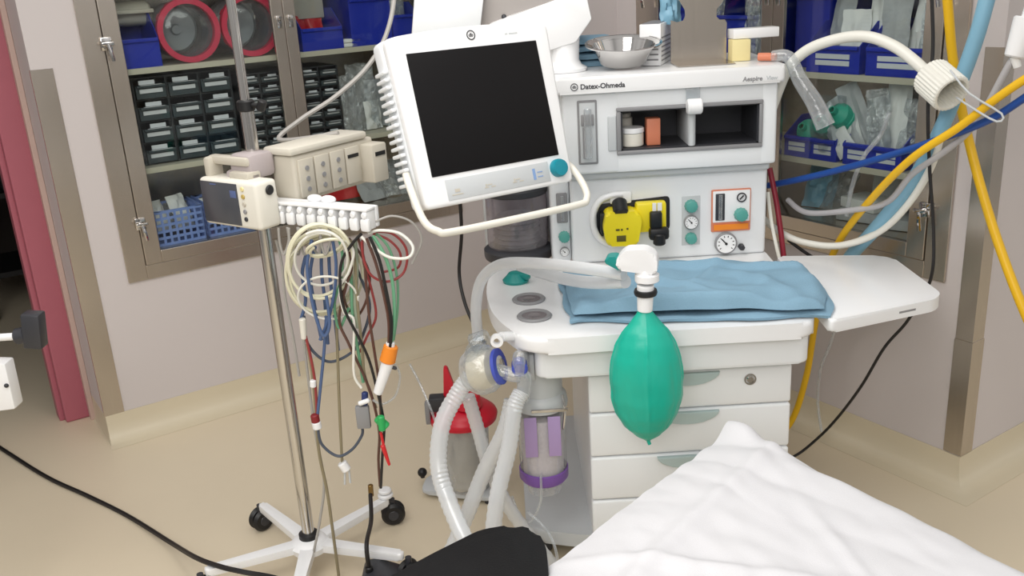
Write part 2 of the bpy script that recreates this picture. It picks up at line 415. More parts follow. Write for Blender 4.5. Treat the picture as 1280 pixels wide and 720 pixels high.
def pouch(M, x, y, z, w, h, rx, rz, label, m_=None, seed=0, group=None, name='sterile_pouch', cat='pouch', fat=.012, ry=0):
    X = Matrix.Translation((x, y, z)) @ Matrix.Rotation(rz, 4, 'Z') @ Matrix.Rotation(ry, 4, 'Y') @ Matrix.Rotation(rx, 4, 'X')
    def sd(sg):
        def fn(u, v):
            e = min(u, 1 - u, v, 1 - v) * 2
            n1 = noise.noise(V((u * 3 + seed, v * 3, seed * 1.7))); n2 = noise.noise(V((u * 7, v * 7 + seed, 3.1 * seed)))
            return V(((u - .5) * w + n2 * w * .04, n1 * .016 + sg * (fat * min(1, e * 2.2) * (.6 + .7 * n2) + .0008), v * h + n1 * h * .03))
        return fn
    f = MB(M); f.grid(sd(1), 12, 12, X=X); f.grid(sd(-1), 12, 12, X=X)
    bmesh.ops.remove_doubles(f.bm, verts=f.bm.verts, dist=.0006)
    o = f.build(name, m_ or film_m); return tag(o, label, cat, group)

G1 = 'blue bins in the left wall cabinet'
bin_box(ML, .905, .17, 1.473, .15, .24, .20, 'blue open bin at the left end of the top shelf, beside the red drum', G1, 0)
bin_box(ML, 1.66, .17, 1.473, .19, .26, .17, 'blue open bin holding red packets, beside the cabinet middle post', G1, 0)
bin_box(ML, 1.90, .19, 1.473, .2, .28, .25, 'tall blue open bin standing right of the small white packs', G1, 0, low=.8)
bin_box(ML, 2.07, .15, 1.473, .13, .2, .17, 'blue bin with clear wrapped tubing, by the right post of the left cabinet', G1, 0, low=.7)
for i, (x, yy, z, rz, lb) in enumerate(((1.62, .17, 1.485, .2, 'red packet leaning left in the blue bin by the middle post'), (1.69, .18, 1.485, -.15, 'red packet leaning right in the blue bin by the middle post'))):
    pouch(ML, x, yy, z, .08, .16, -.3, rz, lb, redbag_m, i + 30, 'red packets in the bin', 'packet', 'packet')
f = MB(ML); f.box(1.57, 1.75, .2, .28, 1.60, 1.72, .006); tag(f.build('carton', putty_m), 'beige carton standing above the red packets in the bin', 'box')
pouch(ML, 2.07, .13, 1.49, .1, .18, -.1, .1, 'clear pouch of coiled tubing sticking out of the rightmost blue bin', film_m, 44)
for i, x in enumerate((1.765, 1.785)):
    f = MB(ML); f.box(x - .05, x + .06, .05, .12, 1.474 + i * .018, 1.490 + i * .018, .003); tag(f.build('flat_pack', paper_m), ('lower', 'upper')[i] + ' of two small white flat packs on the top shelf', 'pack', 'small white packs')
f = MB(ML); f.cyl((.80, .2, 1.675), (1.0, .21, 1.675), .05, n=20, bev=.01); f.box(.80, 1.0, .12, .30, 1.674, 1.69, .004)
tag(f.build('roll', putty_m), 'beige roll lying across the top of the left blue bin', 'roll')
# red drums
def drum(x, label):
    t = thing('storage_drum', label, 'drum', ML, (x, .2, 1.473), 'red rimmed drums'); r = .124
    X = Matrix.Translation((x, .05, 1.473 + r + .001)) @ Matrix.Rotation(-pi / 2, 4, 'X')
    f = MB(ML); f.lathe([(r - .022, 0), (r, .0), (r, .028), (r - .008, .035), (r - .022, .035), (r - .022, 0)], X=X, n=40)
    for k in range(12): f.box(r - .012, r - .001, -.012, .012, .03, .05, .003, X=X @ Matrix.Rotation(k * pi / 6, 4, 'Z'))
    f.build('rim', redring_m, t)
    f = MB(ML); f.lathe([(r - .012, .04), (r - .014, .25), (r - .03, .26), (0, .26)], X=X, n=36); f.build('shell', greyviol, t)
    f = MB(ML); f.lathe([(0, .2), (.05, .205), (.085, .215), (.1, .24)], X=X, n=32); f.lathe([(0, .18), (.018, .182), (.022, .2)], X=X, n=16); f.build('base_disc', lgrey_m, t)
    f = MB(ML); f.lathe([(0, .012), (r - .035, .016), (r - .03, .02)], X=X, n=36); f.build('clear_lid', clear_m, t)
drum(1.105, 'crimson rimmed clear drum lying open end out, next to the blue bin'); drum(1.36, 'crimson rimmed clear drum lying open end out, behind the drip pole')
# drawer organisers
def organiser(x0, x1, z0, z1, nc, nr, label):
    t = thing('drawer_organizer', label, 'organizer', ML, ((x0 + x1) / 2, .2, z0))
    f = MB(ML); f.box(x0, x1, .34, .36, z0, z1)
    cw, rh = (x1 - x0) / nc, (z1 - z0) / nr
    for i in range(nc + 1): f.box(x0 + i * cw - .004, x0 + i * cw + .004, .09, .34, z0, z1)
    for j in range(nr + 1): f.box(x0, x1, .095, .34, z0 + j * rh - .003 + (.003 if j == 0 else 0), z0 + j * rh + .003)
    f.build('housing', rack_m, t, False)
    for i in range(nc):
        for j in range(nr):
            a, b = x0 + i * cw + .007, x0 + (i + 1) * cw - .007; c, e = z0 + j * rh + .006, z0 + (j + 1) * rh - .006
            d = MB(ML); hh = e - c
            d.box(a, b, .08, .086, c, c + hh * .72, .0015); d.box(a, a + .004, .086, .3, c, c + hh * .7); d.box(b - .004, b, .086, .3, c, c + hh * .7)
            d.box(a, b, .086, .3, c, c + .003); d.box(a + .004, b - .004, .062, .08, c + hh * .60, c + hh * .72, .002)
            do = d.build('drawer', drawer_m, t, False)
            g = MB(ML); q = random.uniform(-.1, .1) * cw
            g.box(a + cw * .14, b - cw * .12, .060, .0785, c + hh * .725, c + hh * .74); g.box(a + cw * .10, b - cw * .10, .0745, .0795, c + hh * .30, c + hh * .52, .001)
            if random.random() < .7: g.box(a + cw * .2 + q, b - cw * .22 + q, .075, .079, c + hh * .76, c + hh * .98)
            g.build('label_card', card_m, do, False)
organiser(.86, 1.25, 1.088, 1.43, 3, 4, 'black organiser with twelve slate drawers and white cards on the middle shelf')
organiser(1.285, 1.73, 1.088, 1.40, 5, 7, 'black organiser of many narrow drawers behind the cabinet middle posts')
for i, (x, w, h, rz, m_, lb) in enumerate(((1.79, .1, .26, .3, film_m, 'clear packaged tubing beside the narrow drawers'), (1.87, .13, .3, -.1, film_m, 'large crumpled clear package in the middle of the pouches'),
        (1.95, .1, .22, .1, paperg_m, 'grey printed pouch standing between clear packages'), (2.03, .13, .3, -.3, film_m, 'tall crumpled clear package at the right end of the middle shelf'), (1.91, .09, .13, .2, paper_m, 'white slim pouch in front of the clear packages'))):
    pouch(ML, x, .10 + .035 * (i % 3), 1.09, w, h, -.12, rz, lb, m_, i + 3, 'pouches on the middle shelf')
# baskets on the floor of the cabinet
def basket(x, w, label):
    t = thing('mesh_basket', label, 'basket', ML, (x, .14, .762), 'blue mesh baskets'); h = .14
    f = MB(ML); x0, x1 = x - w / 2, x + w / 2
    f.box(x0, x1, .035, .23, .763, .767)
    n = 7
    for (p, q) in (((x0, .035), (x1, .035)), ((x0, .23), (x1, .23)), ((x0, .035), (x0, .23)), ((x1, .035), (x1, .23))):
        for k in range(n + 1):
            u = k / n; px, py = p[0] + (q[0] - p[0]) * u, p[1] + (q[1] - p[1]) * u; f.box(px - .005, px + .005, py - .002, py + .002, .763, .763 + h)
        for k in range(6):
            zz = .766 + k * (h - .006) / 5; f.box(min(p[0], q[0]) - .002, max(p[0], q[0]) + .002, min(p[1], q[1]) - .0025, max(p[1], q[1]) + .0025, zz - .0055, zz + .0055)
    f.build('mesh_body', bluel_m, t, False)
    f = MB(ML); f.tube([(x0, .035, .763 + h), (x1, .035, .763 + h), (x1, .23, .763 + h), (x0, .23, .763 + h)], .006, 8, True, spline=False); f.build('rim', bluel_m, t)
basket(.935, .19, 'light blue mesh basket at the left of the cabinet floor, heaped with white packs'); basket(1.145, .19, 'light blue mesh basket partly hidden behind the small white display')
for i, (x, z, w, h, rx, rz, lb, m_) in enumerate(((.88, .80, .1, .14, -.5, .3, 'white pack leaning at the left of the blue basket', paper_m), (.94, .80, .12, .15, -.9, -.2, 'crumpled white pack in the middle of the blue basket', film_m),
       (.985, .80, .09, .15, -.4, .5, 'white pack standing at the right of the blue basket', paper_m), (1.12, .80, .12, .12, -.6, 0., 'white pack lying in the blue basket behind the display', paper_m))):
    pouch(ML, x, .11, z, w, h, rx, rz, lb, m_, i + 11, 'white packs in the baskets', fat=.02)
pouch(ML, 1.70, .16, .78, .24, .19, -.5, 0, 'bright red plastic bag on the cabinet floor behind the grey module', redbag_m, 21, None, 'plastic_bag', 'bag', .03)
f = MB(ML); f.lathe([(.02, 0), (.05, 0), (.05, .05), (.02, .05), (.02, 0)], X=Matrix.Translation((1.66, .16, .955)) @ Matrix.Rotation(.3, 4, 'X'), n=28)
tag(f.build('tape_roll', mat('yellow tape', (214, 190, 40), .5)), 'yellow tape roll lying on the red plastic bag', 'tape')
for i, (x, rz) in enumerate(((1.86, .15), (1.97, -.1), (2.08, .2))):
    pouch(ML, x, .10 + .02 * i, .764, .13, .2, -.75, rz, ('grey wrapped pack nearest the red bag', 'grey wrapped pack in the middle of three on the cabinet floor', 'grey wrapped pack under the tilted screen edge')[i], (paperg_m, film_m, paperg_m)[i], 60 + i, 'grey packs on the cabinet floor', fat=.02)

# ---- right cabinet contents (x = -t)
G2 = 'labelled bins in the right wall cabinet'
bin_box(MR, -1.88, .16, 1.349, .25, .26, .17, 'blue bin with two white labels, top shelf, next to the right post', G2, 1)
bin_box(MR, -2.14, .16, 1.349, .22, .26, .17, 'blue bin with white labels on the top shelf, behind the white bent tube', G2, 1)
bin_box(MR, -2.60, .18, 1.349, .22, .28, .24, 'tall dark blue bin behind the steel panel on the machine', G2, 0, low=.8)
bin_box(MR, -2.86, .18, 1.349, .22, .28, .26, 'tall blue bin at the far left of the right cabinet, seen beside the steel panel', G2, 0, low=.85)
bin_box(MR, -2.32, .27, 1.349, .15, .26, .30, 'tall blue bin behind the cabinet middle post', G2, 0, low=.85)
bin_box(MR, -1.96, .16, 1.038, .23, .26, .14, 'blue bin with white labels on the lower shelf full of white pouches', G2, 2)
bin_box(MR, -2.22, .16, 1.038, .23, .26, .14, 'blue bin with white labels on the lower shelf holding green masks', G2, 2)
spec = [(-1.80, 1.36, .1, .22, .2, film_m, 'clear wrapped item standing by the right post on the top shelf'), (-1.87, 1.36, .1, .25, -.2, paper_m, 'white pouch standing upright in the right top bin'), (-1.95, 1.36, .1, .26, .15, paperg_m, 'grey printed pouch in the right top bin'),
        (-2.04, 1.36, .09, .24, -.1, paper_m, 'white folded leaflet between the two top bins'), (-2.1, 1.36, .1, .2, .3, paper_m, 'white pouch in the top bin behind the bent tube'), (-2.19, 1.36, .1, .26, -.3, paperg_m, 'grey pouch in the top bin behind the bent tube')]
for i, (x, z, w, h, rz, m_, lb) in enumerate(spec): pouch(MR, x, .085 + .03 * (i % 2), z, w, h, -.15, rz, lb, m_, 70 + i, 'pouches in the top bins')
for i in range(8):
    x = -2.06 + i * .031
    pouch(MR, x, .040 + .018 * (i % 4), 1.075, .085, .20 + .03 * (i % 3), -.1 - .1 * (i % 2), .1 * (i % 3), ('first', 'second', 'third', 'fourth', 'fifth', 'sixth', 'seventh', 'eighth')[i] + ' from the left of the fanned white pouches in the lower bin', (paper_m, paper_m, paperg_m, paper_m, film_m, paper_m, film_m, clear2_m)[i], 90 + i, 'fanned pouches in the lower bin', ry=-.75 + i * .15)
pouch(MR, -2.155, .03, 1.07, .13, .2, -.1, .1, 'clear pouch standing in front of the green masks', clear_m, 120)
for i, (x, z) in enumerate(((-2.19, 1.155), (-2.255, 1.12), (-2.115, 1.19))):
    t = thing('face_mask', ('green mask in the middle of the lower left bin', 'green mask at the left of the lower left bin', 'topmost green mask on the lower left bin')[i], 'mask', MR, (x, .08, z), 'green masks')
    X = Matrix.Translation((x, .085, z)) @ Matrix.Diagonal((1.35, 1.35, 1.35, 1)) @ Matrix.Rotation(.5 - i * .3, 4, 'Y') @ Matrix.Rotation(1.1, 4, 'X')
    f = MB(MR); f.lathe([(.022, 0), (.03, -.008), (.038, 0), (.036, .012), (.022, .02), (.022, 0)], X=X, n=24); f.build('cushion', green_mask, t)
    f = MB(MR); f.lathe([(.034, .012), (.03, .03), (.014, .042), (.01, .044), (.01, .06), (.007, .06)], X=X, n=24); f.build('dome', green_mask, t)
for i, (x, y, z, w, d, rz, lb) in enumerate(((-2.02, .16, .822, .22, .16, .2, 'bottom stack of white printed sheets on the right cabinet floor'), (-2.04, .15, .862, .16, .12, -.15, 'white printed carton lying on the stack of sheets'), (-1.86, .14, .822, .14, .12, .3, 'small pale carton near the right post on the cabinet floor'))):
    f = MB(MR); f.box(-w / 2, w / 2, -d / 2, d / 2, 0, .038, .003, X=Matrix.Translation((x, y, z)) @ Matrix.Rotation(rz, 4, 'Z')); tag(f.build('paper_stack', paperg_m if i != 1 else paper_m), lb, 'papers', 'papers on the cabinet floor')
f = MB(MR); f.box(-.06, .06, -.004, .004, 0, .15, .002, X=Matrix.Translation((-2.05, .27, .822)) @ Matrix.Rotation(.3, 4, 'Z') @ Matrix.Rotation(-.2, 4, 'X')); tag(f.build('leaflet', paper_m), 'white leaflet standing behind the printed carton', 'leaflet')
for i, (x, m_) in enumerate(((-2.2, green_mask), (-2.27, lblue_m))):
    pouch(MR, x, .15, .823, .12, .17, -.5, .3 * i, ('green wrapped mask lying on the right cabinet floor', 'pale blue wrapped pack lying on the right cabinet floor')[i], clear2_m if i == 0 else m_, 140 + i, fat=.03)
for i, x in enumerate((-2.52, -2.45, -2.72)):
    pouch(MR, x, .04, 1.36, .09, .28, -.03, .2 * (i - 1), ('brownish clear wrapped tube right of the steel panel', 'clear wrapped tube hanging beside the middle post', 'crumpled clear pouch just right of the steel panel top')[i], film_m, 160 + i, fat=.025)

# ================================================================== ANAESTHESIA MACHINE
am = thing('anesthesia_machine', 'large white hospital machine on wheels with drawers, work surface and control panel', 'machine', I4, (.5, 2.85, 0))
f = MB(); f.box(.2, .765, 2.42, 3.15, .10, .775, .02, 3); f.build('cabinet_body', white_m, am)
f = MB(); f.prism(rounded([(.0, 2.5), (.19, 2.44), (.77, 2.44), (.80, 3.25), (.0, 3.25)], .06), .075, .12, .012); f.build('base', lgrey_m, am)
for (x, y) in ((.06, 2.56), (.72, 2.5), (.06, 3.18), (.74, 3.18)):
    f = MB(); f.cyl((x - .018, y, .036), (x + .018, y, .036), .035, n=24, bev=.006); c = f.build('caster', dark_m, am)
    f = MB(); f.box(x - .027, x + .027, y - .012, y + .03, .04, .085, .005); f.build('fork', grey_m, c)
dz = [(.553, .668), (.414, .549), (.272, .410), (.14, .268)]
for i, (a, b) in enumerate(dz):
    f = MB(); f.box(.197, .768, 2.39, 2.425, a, b, .008, 3); dr = f.build('drawer', white_m, am)
    # scooped half-moon grip
    h = MB(); hw = .088; zc = b - .004
    pts = [(-hw, 0), (hw, 0)] + [(hw * cos(pi * k / 12), -.036 * sin(pi * k / 12)) for k in range(1, 12)]
    h.prism(pts, 0, .014, .003, X=fx(.475 - .0 * i, 2.391, zc)); h.build('handle', handle_m, dr)
f = MB(); ring(f, (0, 0, 0), .017, .004, fx(.65, 2.3895, .632), 24, .003); f.cyl((.65, 2.3895, .632), (.65, 2.384, .632), .011, n=20, bev=.002); f.box(.648, .652, 2.382, 2.384, .624, .640); f.build('drawer_lock', steel_h, am)
f = MB(); f.prism(rounded([(.05, 2.345), (.80, 2.345), (.815, 2.96), (.06, 2.96)], .03), .690, .778, .008); f.build('apron', white_m, am)
# work surface outline from the photograph's edge, in plan
ws = rounded([(.028, 2.30), (.45, 2.315), (.80, 2.31), (.83, 2.45), (.845, 2.99), (-.055, 2.99), (-.085, 2.75), (-.06, 2.5)], [.08, .5, .05, .2, .02, .08, .2, .3], 7)
f = MB(); f.prism(ws, .776, .822, .016, 4); f.build('work_surface', white2_m, am)
f = MB(); f.prism(rounded([(.835, 2.30), (1.165, 2.415), (1.20, 2.46), (1.205, 2.83), (.86, 2.89)], [.02, .03, .03, .05, .02], 6), .792, .828, .010, 3)
f.build('side_shelf', white2_m, am)
f = MB(); f.box(-.028, .028, 0, .001, -.003, .003, X=Matrix.Translation((1.075, 2.3835, .81)) @ Matrix.Rotation(.335, 4, 'Z')); f.build('shelf_mark', grey_m, am)
# lower instrument panel
f = MB(); f.box(.205, .842, 2.95, 3.36, .822, 1.13, .012, 3); f.build('instrument_panel', white_m, am)
f = MB(); f.box(.14, .204, 2.975, 3.33, .822, 1.40, .012, 3); f.build('side_column', white_m, am)
# upper case with compartment
f = MB()
f.box(.185, .365, 2.90, 3.34, 1.130, 1.385, .010, 3); f.box(.797, .852, 2.90, 3.34, 1.130, 1.385, .010, 3)
f.box(.345, .82, 2.9005, 3.34, 1.324, 1.385, .006); f.box(.345, .82, 2.9005, 3.34, 1.130, 1.196, .008); f.box(.345, .82, 3.13, 3.34, 1.18, 1.34)
f.build('upper_case', white_m, am)
f = MB(); f.box(.204, .842, 2.925, 2.96, 1.105, 1.133, .01, 3); f.build('case_step', lgrey_m, am)
f = MB(); f.prism(rounded([(.160, 2.875), (.868, 2.875), (.872, 3.36), (.155, 3.36)], .02), 1.384, 1.436, .012, 3); f.build('top_cover', white2_m, am)
f = MB()
f.box(.3655, .797, 3.10, 3.128, 1.197, 1.323); f.box(.3655, .372, 2.905, 3.10, 1.197, 1.323); f.box(.790, .7965, 2.905, 3.10, 1.197, 1.323)
f.box(.3655, .7965, 2.905, 3.10, 1.1965, 1.203); f.box(.3655, .7965, 2.905, 3.10, 1.317, 1.3235)
f.build('compartment_liner', dark_m, am, False)
f = MB(); o_, i_ = (.352, .806, 1.186, 1.333), (.366, .794, 1.199, 1.321)
f.box(o_[0], o_[1], 2.893, 2.902, i_[3], o_[3], .003); f.box(o_[0], o_[1], 2.893, 2.902, o_[2], i_[2], .003); f.box(o_[0], i_[0], 2.893, 2.902, i_[2], i_[3], .003); f.box(i_[1], o_[1], 2.893, 2.902, i_[2], i_[3], .003)
f.build('compartment_rim', grey_m, am)
f = MB(); f.box(.575, .598, 2.90, 3.10, 1.203, 1.317, .003); f.cyl((.586, 2.902, 1.203), (.586, 2.902, 1.317), .010, n=16); f.build('compartment_divider', lgrey_m, am)
f = MB(); f.box(.325, .352, 2.8935, 2.902, 1.20, 1.31, .008, 3); f.build('finger_grip', lgrey_m, am)
# flow tube window at left of the case
f = MB(); f.box(.232, .293, 2.893, 2.901, 1.163, 1.362, .006); ft = f.build('flow_window', grey_m, am)
f = MB(); f.box(.238, .287, 2.889, 2.8935, 1.17, 1.355, .004); f.build('backing_plate', lgrey_m, ft)
f = MB(); f.cyl((.262, 2.880, 1.185), (.262, 2.880, 1.34), .012, n=16, bev=.003); f.build('flow_tube', clear2_m, ft)
f = MB(); f.box(.242, .282, 2.884, 2.889, 1.285, 1.32, .003); f.box(.246, .254, 2.884, 2.889, 1.185, 1.28); f.build('scale', grey_m, ft)
# side column gauge strip
f = MB(); f.box(.160, .196, 2.966, 2.976, .96, 1.06, .004); f.build('small_flow_window', grey_m, am)
f = MB(); f.cyl((.178, 2.964, .97), (.178, 2.964, 1.05), .006, n=12); f.build('small_flow_tube', clear2_m, am)
def knob(x, y, z, r, m_, name='knob', n=12, d=.022):
    f = MB(); X = fx(x, y, z)
    f.lathe([(0, 0), (r * 1.05, 0), (r * 1.05, d * .3), (r, d * .4), (r * .92, d * .95), (r * .8, d), (0, d)], X=X, n=n * 2, fn=lambda c: V((c.x * (1 + .05 * cos(n * math.atan2(c.y, c.x))), c.y * (1 + .05 * cos(n * math.atan2(c.y, c.x))), c.z)))
    return f.build(name, m_, am)
def gauge(x, y, z, r, name='pressure_gauge'):
    f = MB(); f.cyl((x, y, z), (x, y - .012, z), r, n=28, bev=.003); g = f.build(name, grey_m, am)
    f = MB(); f.cyl((x, y - .012, z), (x, y - .0135, z), r * .84, n=28); d = f.build('dial_face', white2_m, g)
    f = MB()
    for k in range(10):
        a = -.7 + k * (pi + 1.4) / 9; f.box(r * .58, r * .74, -r * .035, r * .035, 0, .0006, X=fx(x, y - .0135, z) @ Matrix.Rotation(a, 4, 'Z'))
    f.box(-r * .1, r * .6, -r * .05, r * .05, 0, .0012, X=fx(x, y - .0137, z) @ Matrix.Rotation(2.3, 4, 'Z')); f.cyl((x, y - .0135, z), (x, y - .016, z), r * .12, n=12)
    f.build('needle', black_m, g)
    return g
knob(.181, 2.966, .915, .018, teal2_m); gauge(.181, 2.975, .862, .016)
f = MB(); f.box(.565, .625, 2.9475, 2.951, .865, 1.03, .002); f.build('control_strip', lgrey_m, am)
knob(.594, 2.947, .998, .020, teal2_m); gauge(.594, 2.948, .944, .024); knob(.594, 2.947, .890, .018, teal2_m)
f = MB(); f.box(.660, .788, 2.942, 2.951, .905, 1.046, .004); fp = f.build('flow_panel', salmon_m, am)
f = MB(); f.box(.664, .784, 2.939, 2.943, .938, 1.042, .002); f.build('panel_plate', white2_m, fp)
f = MB(); f.box(.672, .702, 2.936, 2.9395, .945, 1.034, .003); f.build('flow_window', dark_m, fp)
f = MB(); f.cyl((.687, 2.932, .95), (.687, 2.932, 1.03), .006, n=12); f.build('flow_tube', clear2_m, fp)
f = MB(); ring(f, (0, 0, 0), .016, .004, fx(.756, 2.938, 1.018), 24, .002); f.box(-.009, .009, -.002, .002, 0, .003, X=fx(.756, 2.938, 1.018) @ Matrix.Rotation(.8, 4, 'Z')); f.build('dial_mark', dark_m, fp)
f = MB(); f.box(.668, .78, 2.9395, 2.942, .912, .93); f.build('warning_stripe', orange_m, fp)
knob(.754, 2.938, .962, .021, teal2_m)
gauge(.708, 2.948, .866, .037); knob(.760, 2.949, .850, .010, dark_m, n=6, d=.02)
# vaporizer recess + curved white guard
f = MB(); f.prism(rounded([(.288, .914), (.525, .922), (.525, 1.035), (.288, 1.02)], .014), 0, .006, .002, X=fx(0, 2.951, 0)); f.build('recess_rim', black_m, am)
f = MB()
arc = [(.372, 1.052), (.335, 1.050), (.300, 1.036), (.280, 1.005), (.274, .965), (.284, .925), (.305, .900), (.345, .886), (.395, .884)]
f.tube([(x, 2.935, z) for x, z in arc], .011, 10); f.box(.33, .400, 2.928, 2.951, 1.022, 1.062, .006); f.box(.33, .40, 2.925, 2.951, .876, .896, .006)
f.build('guard_bracket', white2_m, am)
# work surface controls
def top_c(px, py): p = at_z(px, py, .822); return p
p = top_c(645, 352)
f = MB(); f.lathe([(0, 0), (.04, 0), (.042, .008), (.03, .02), (.022, .03), (0, .033)], X=Matrix.Translation(p), n=28); f.box(-.05, -.01, -.012, .012, .012, .03, .006, X=Matrix.Translation(p) @ Matrix.Rotation(2.6, 4, 'Z')); f.build('valve_knob', teal_m, am)
for (px, py) in ((661, 375), (668, 396)):
    p = top_c(px, py)
    f = MB(); f.lathe([(.034, 0), (.048, 0), (.05, .004), (.046, .008), (.036, .006), (.034, 0)], X=Matrix.Translation(p), n=36); g = f.build('valve_port', grey_m, am)
    f = MB(); f.lathe([(0, .003), (.018, .003), (.02, .0045), (.036, .004)], X=Matrix.Translation(p), n=32); f.build('port_disc', mat('smoky grey dome', (122, 116, 118), .15, var=.05), g)
p = top_c(612, 395)
# bellows canister left of the panel
f = MB(); X = Matrix.Translation((.03, 3.09, .822))
f.lathe([(0, 0), (.115, 0), (.118, .01), (.118, .03), (.105, .04), (0, .04)], X=X, n=40); be = f.build('bellows_base', dark_m, am)
f = MB(); f.lathe([(.098, .04), (.103, .05), (.103, .225), (.098, .24), (.08, .248), (0, .25)], X=X, n=40); f.build('bellows_dome', greyviol, be)
f = MB(); f.lathe([(0, .045), (.07, .045)] + [(.07 + (.012 if k % 2 else 0), .05 + k * .009) for k in range(10)] + [(.07, .145), (0, .15)], X=X, n=36); f.build('bellows', grey_m, be)
f = MB(); f.lathe([(.104, .22), (.108, .224), (.108, .24), (.1, .25), (.085, .254)], X=X, n=40); f.build('dome_rim', dark_m, be)
f = MB(); f.box(-.085, .14, 3.2, 3.33, .822, 1.12, .01); f.build('bellows_backplate', lgrey_m, am)
# lettering
text_mb('Datex-Ohmeda', .0215, fx(.242, 2.8746, 1.3985)).build('maker_lettering', dark_m, am, False)
roundel(.0115, fx(.224, 2.8746, 1.406)).build('maker_emblem', dark_m, am)
text_mb('Aespire', .019, fx(.735, 2.8746, 1.3935), shear=.1).build('model_lettering', grey_m, am, False)
text_mb('View', .017, fx(.806, 2.8746, 1.394), shear=.1).build('model_lettering', lgrey_m, am, False)
f = MB(); f.box(.768, .782, 2.78, 2.84, .50, .64, .006); f.build('side_latch', teal_m, am)

# vaporizer
vp = thing('vaporizer', 'bright yellow vaporizer with black dial set in the white control panel', 'vaporizer', I4, (.37, 2.92, .90))
f = MB(); f.prism(rounded([(.312, .900), (.410, .896), (.424, .98), (.412, 1.010), (.312, 1.012), (.300, .96)], .014), 0, .075, .010, X=fx(0, 2.944, 0)); f.build('housing', yelv_m, vp)
f = MB(); f.box(.410, .508, 2.905, 2.944, .928, 1.026, .008); f.build('mounting_block', yelv_m, vp)
f = MB(); f.cyl((.358, 2.87, 1.004), (.358, 2.915, 1.034), .024, n=24, bev=.005); f.build('dial', black_m, vp)
f = MB(); f.box(.296, .312, 2.90, 2.944, .93, 1.0, .004); f.build('side_clip', black_m, vp)
f = MB(); f.box(.452, .490, 2.880, 2.906, .945, 1.0, .006); f.box(.448, .512, 2.872, 2.906, .908, .948, .010); f.cyl((.48, 2.88, .893), (.48, 2.88, .93), .02, n=16, bev=.004); f.build('locking_lever', black_m, vp)
f = MB(); f.box(.462, .474, 2.8995, 2.9046, 1.0, 1.025); f.box(.478, .492, 2.8995, 2.9046, 1.0, 1.025); f.build('label_strip', paper_m, vp)
f = MB(); f.box(.342, .372, 2.8675, 2.869, .914, .934, .001); f.box(.340, .352, 2.8675, 2.869, .95, .956); f.box(.356, .362, 2.8675, 2.869, .95, .956); f.box(.374, .38, 2.8675, 2.869, .952, .958); f.build('label_plate', mat('dark olive print', (88, 80, 20), .5), vp)

# compartment contents
jar = thing('jar', 'small white lidded jar in the open compartment', 'jar', I4, (.408, 2.97, 1.203))
f = MB(); f.cyl((.408, 2.955, 1.204), (.408, 2.955, 1.245), .036, n=28, bev=.003); f.build('body', ivory_m, jar)
f = MB(); f.cyl((.408, 2.955, 1.245), (.408, 2.955, 1.262), .038, n=28, bev=.003); f.build('lid', white2_m, jar)
f = MB(); f.box(.452, .495, 2.935, 2.98, 1.204, 1.288, .003); tag(f.build('carton', salmon_m), 'salmon orange carton standing beside the white jar', 'box')
f = MB(); f.cyl((.395, 3.03, 1.204), (.395, 3.03, 1.285), .025, n=20, bev=.004); f.cyl((.395, 3.03, 1.285), (.395, 3.03, 1.298), .02, n=20, bev=.002); tag(f.build('bottle', ivory_m), 'pale bottle behind the white jar in the compartment', 'bottle')
# tape roll dangling on the compartment edge
t = thing('tape_roll', 'white tape roll stuck over the middle of the compartment opening', 'tape', I4, (.586, 2.87, 1.31))
f = MB(); f.cyl((.565, 2.868, 1.328), (.610, 2.868, 1.328), .024, n=24, bev=.004); f.build('roll', white2_m, t)
f = MB(); f.box(.566, .609, 2.889, 2.8925, 1.33, 1.383, .001); f.build('tape_strip', clear2_m, t)

# ---------------- things on the machine top
TZ = 1.437
t = thing('metal_bowl', 'shiny steel bowl on top of the machine beside the folded blue cloth', 'bowl', I4, (.395, 3.06, TZ))
def dish(c): q = Matrix.Rotation(RAD(13), 3, 'X') @ V((c.x * 1.3 + .10 * c.y * c.y / .1 * .2, c.y * .95, c.z * 1.05)); q.z += .012; return q
f = MB(); f.lathe([(0, .001), (.045, .001), (.055, .008), (.075, .06), (.088, .064), (.089, .060), (.079, .052), (.059, .004), (0, .004)][:5] + [(.090, .066), (.088, .068), (.076, .062), (.053, .009), (0, .005)], X=Matrix.Translation((.392, 3.02, TZ)), n=48, fn=dish); f.build('bowl', chrome_m, t)
f = MB(); f.lathe([(.086, .064), (.092, .064), (.093, .068), (.087, .069), (.086, .064)], X=Matrix.Translation((.392, 3.02, TZ)), n=48, fn=dish); f.build('rim', chrome_m, t)
for i in range(4):
    f = MB(); z0 = TZ + .003 + i * .024
    def cl(u, v, i=i, z0=z0):
        n1 = noise.noise(V((u * 3 + i * 5, v * 3, 2.)))
        r = (abs(2 * u - 1) ** 6 + abs(2 * v - 1) ** 6) * .006
        return V((.21 + .17 * u + .01 * n1, 3.14 + .19 * v, z0 + .017 - r + .003 * n1))
    f.grid(cl, 14, 14, .014); tag(f.build('folded_cloth', drape_m), ('lowest', 'second from bottom', 'third from bottom', 'topmost')[i] + ' folded blue cloth in the pile behind the steel bowl', 'cloth', 'folded blue cloths')
t = thing('panel_stand', 'tall stainless sheet stand with cut-outs on the machine top', 'stand', I4, (.645, 3.1, TZ))
f = MB()
ol = [(.556, 0), (.735, 0), (.735, .118), (.728, .128), (.712, .128), (.702, .138), (.702, .160), (.735, .20), (.765, .25), (.765, .36), (.548, .36), (.552, .25), (.585, .19), (.600, .165), (.602, .145), (.595, .132), (.575, .128), (.556, .135)]
f.prism(ol, 0, .004, X=fx(0, 3.095, TZ)); f.box(.556, .735, 2.965, 3.095, TZ, TZ + .003); f.build('sheet', steel_m, t, False)
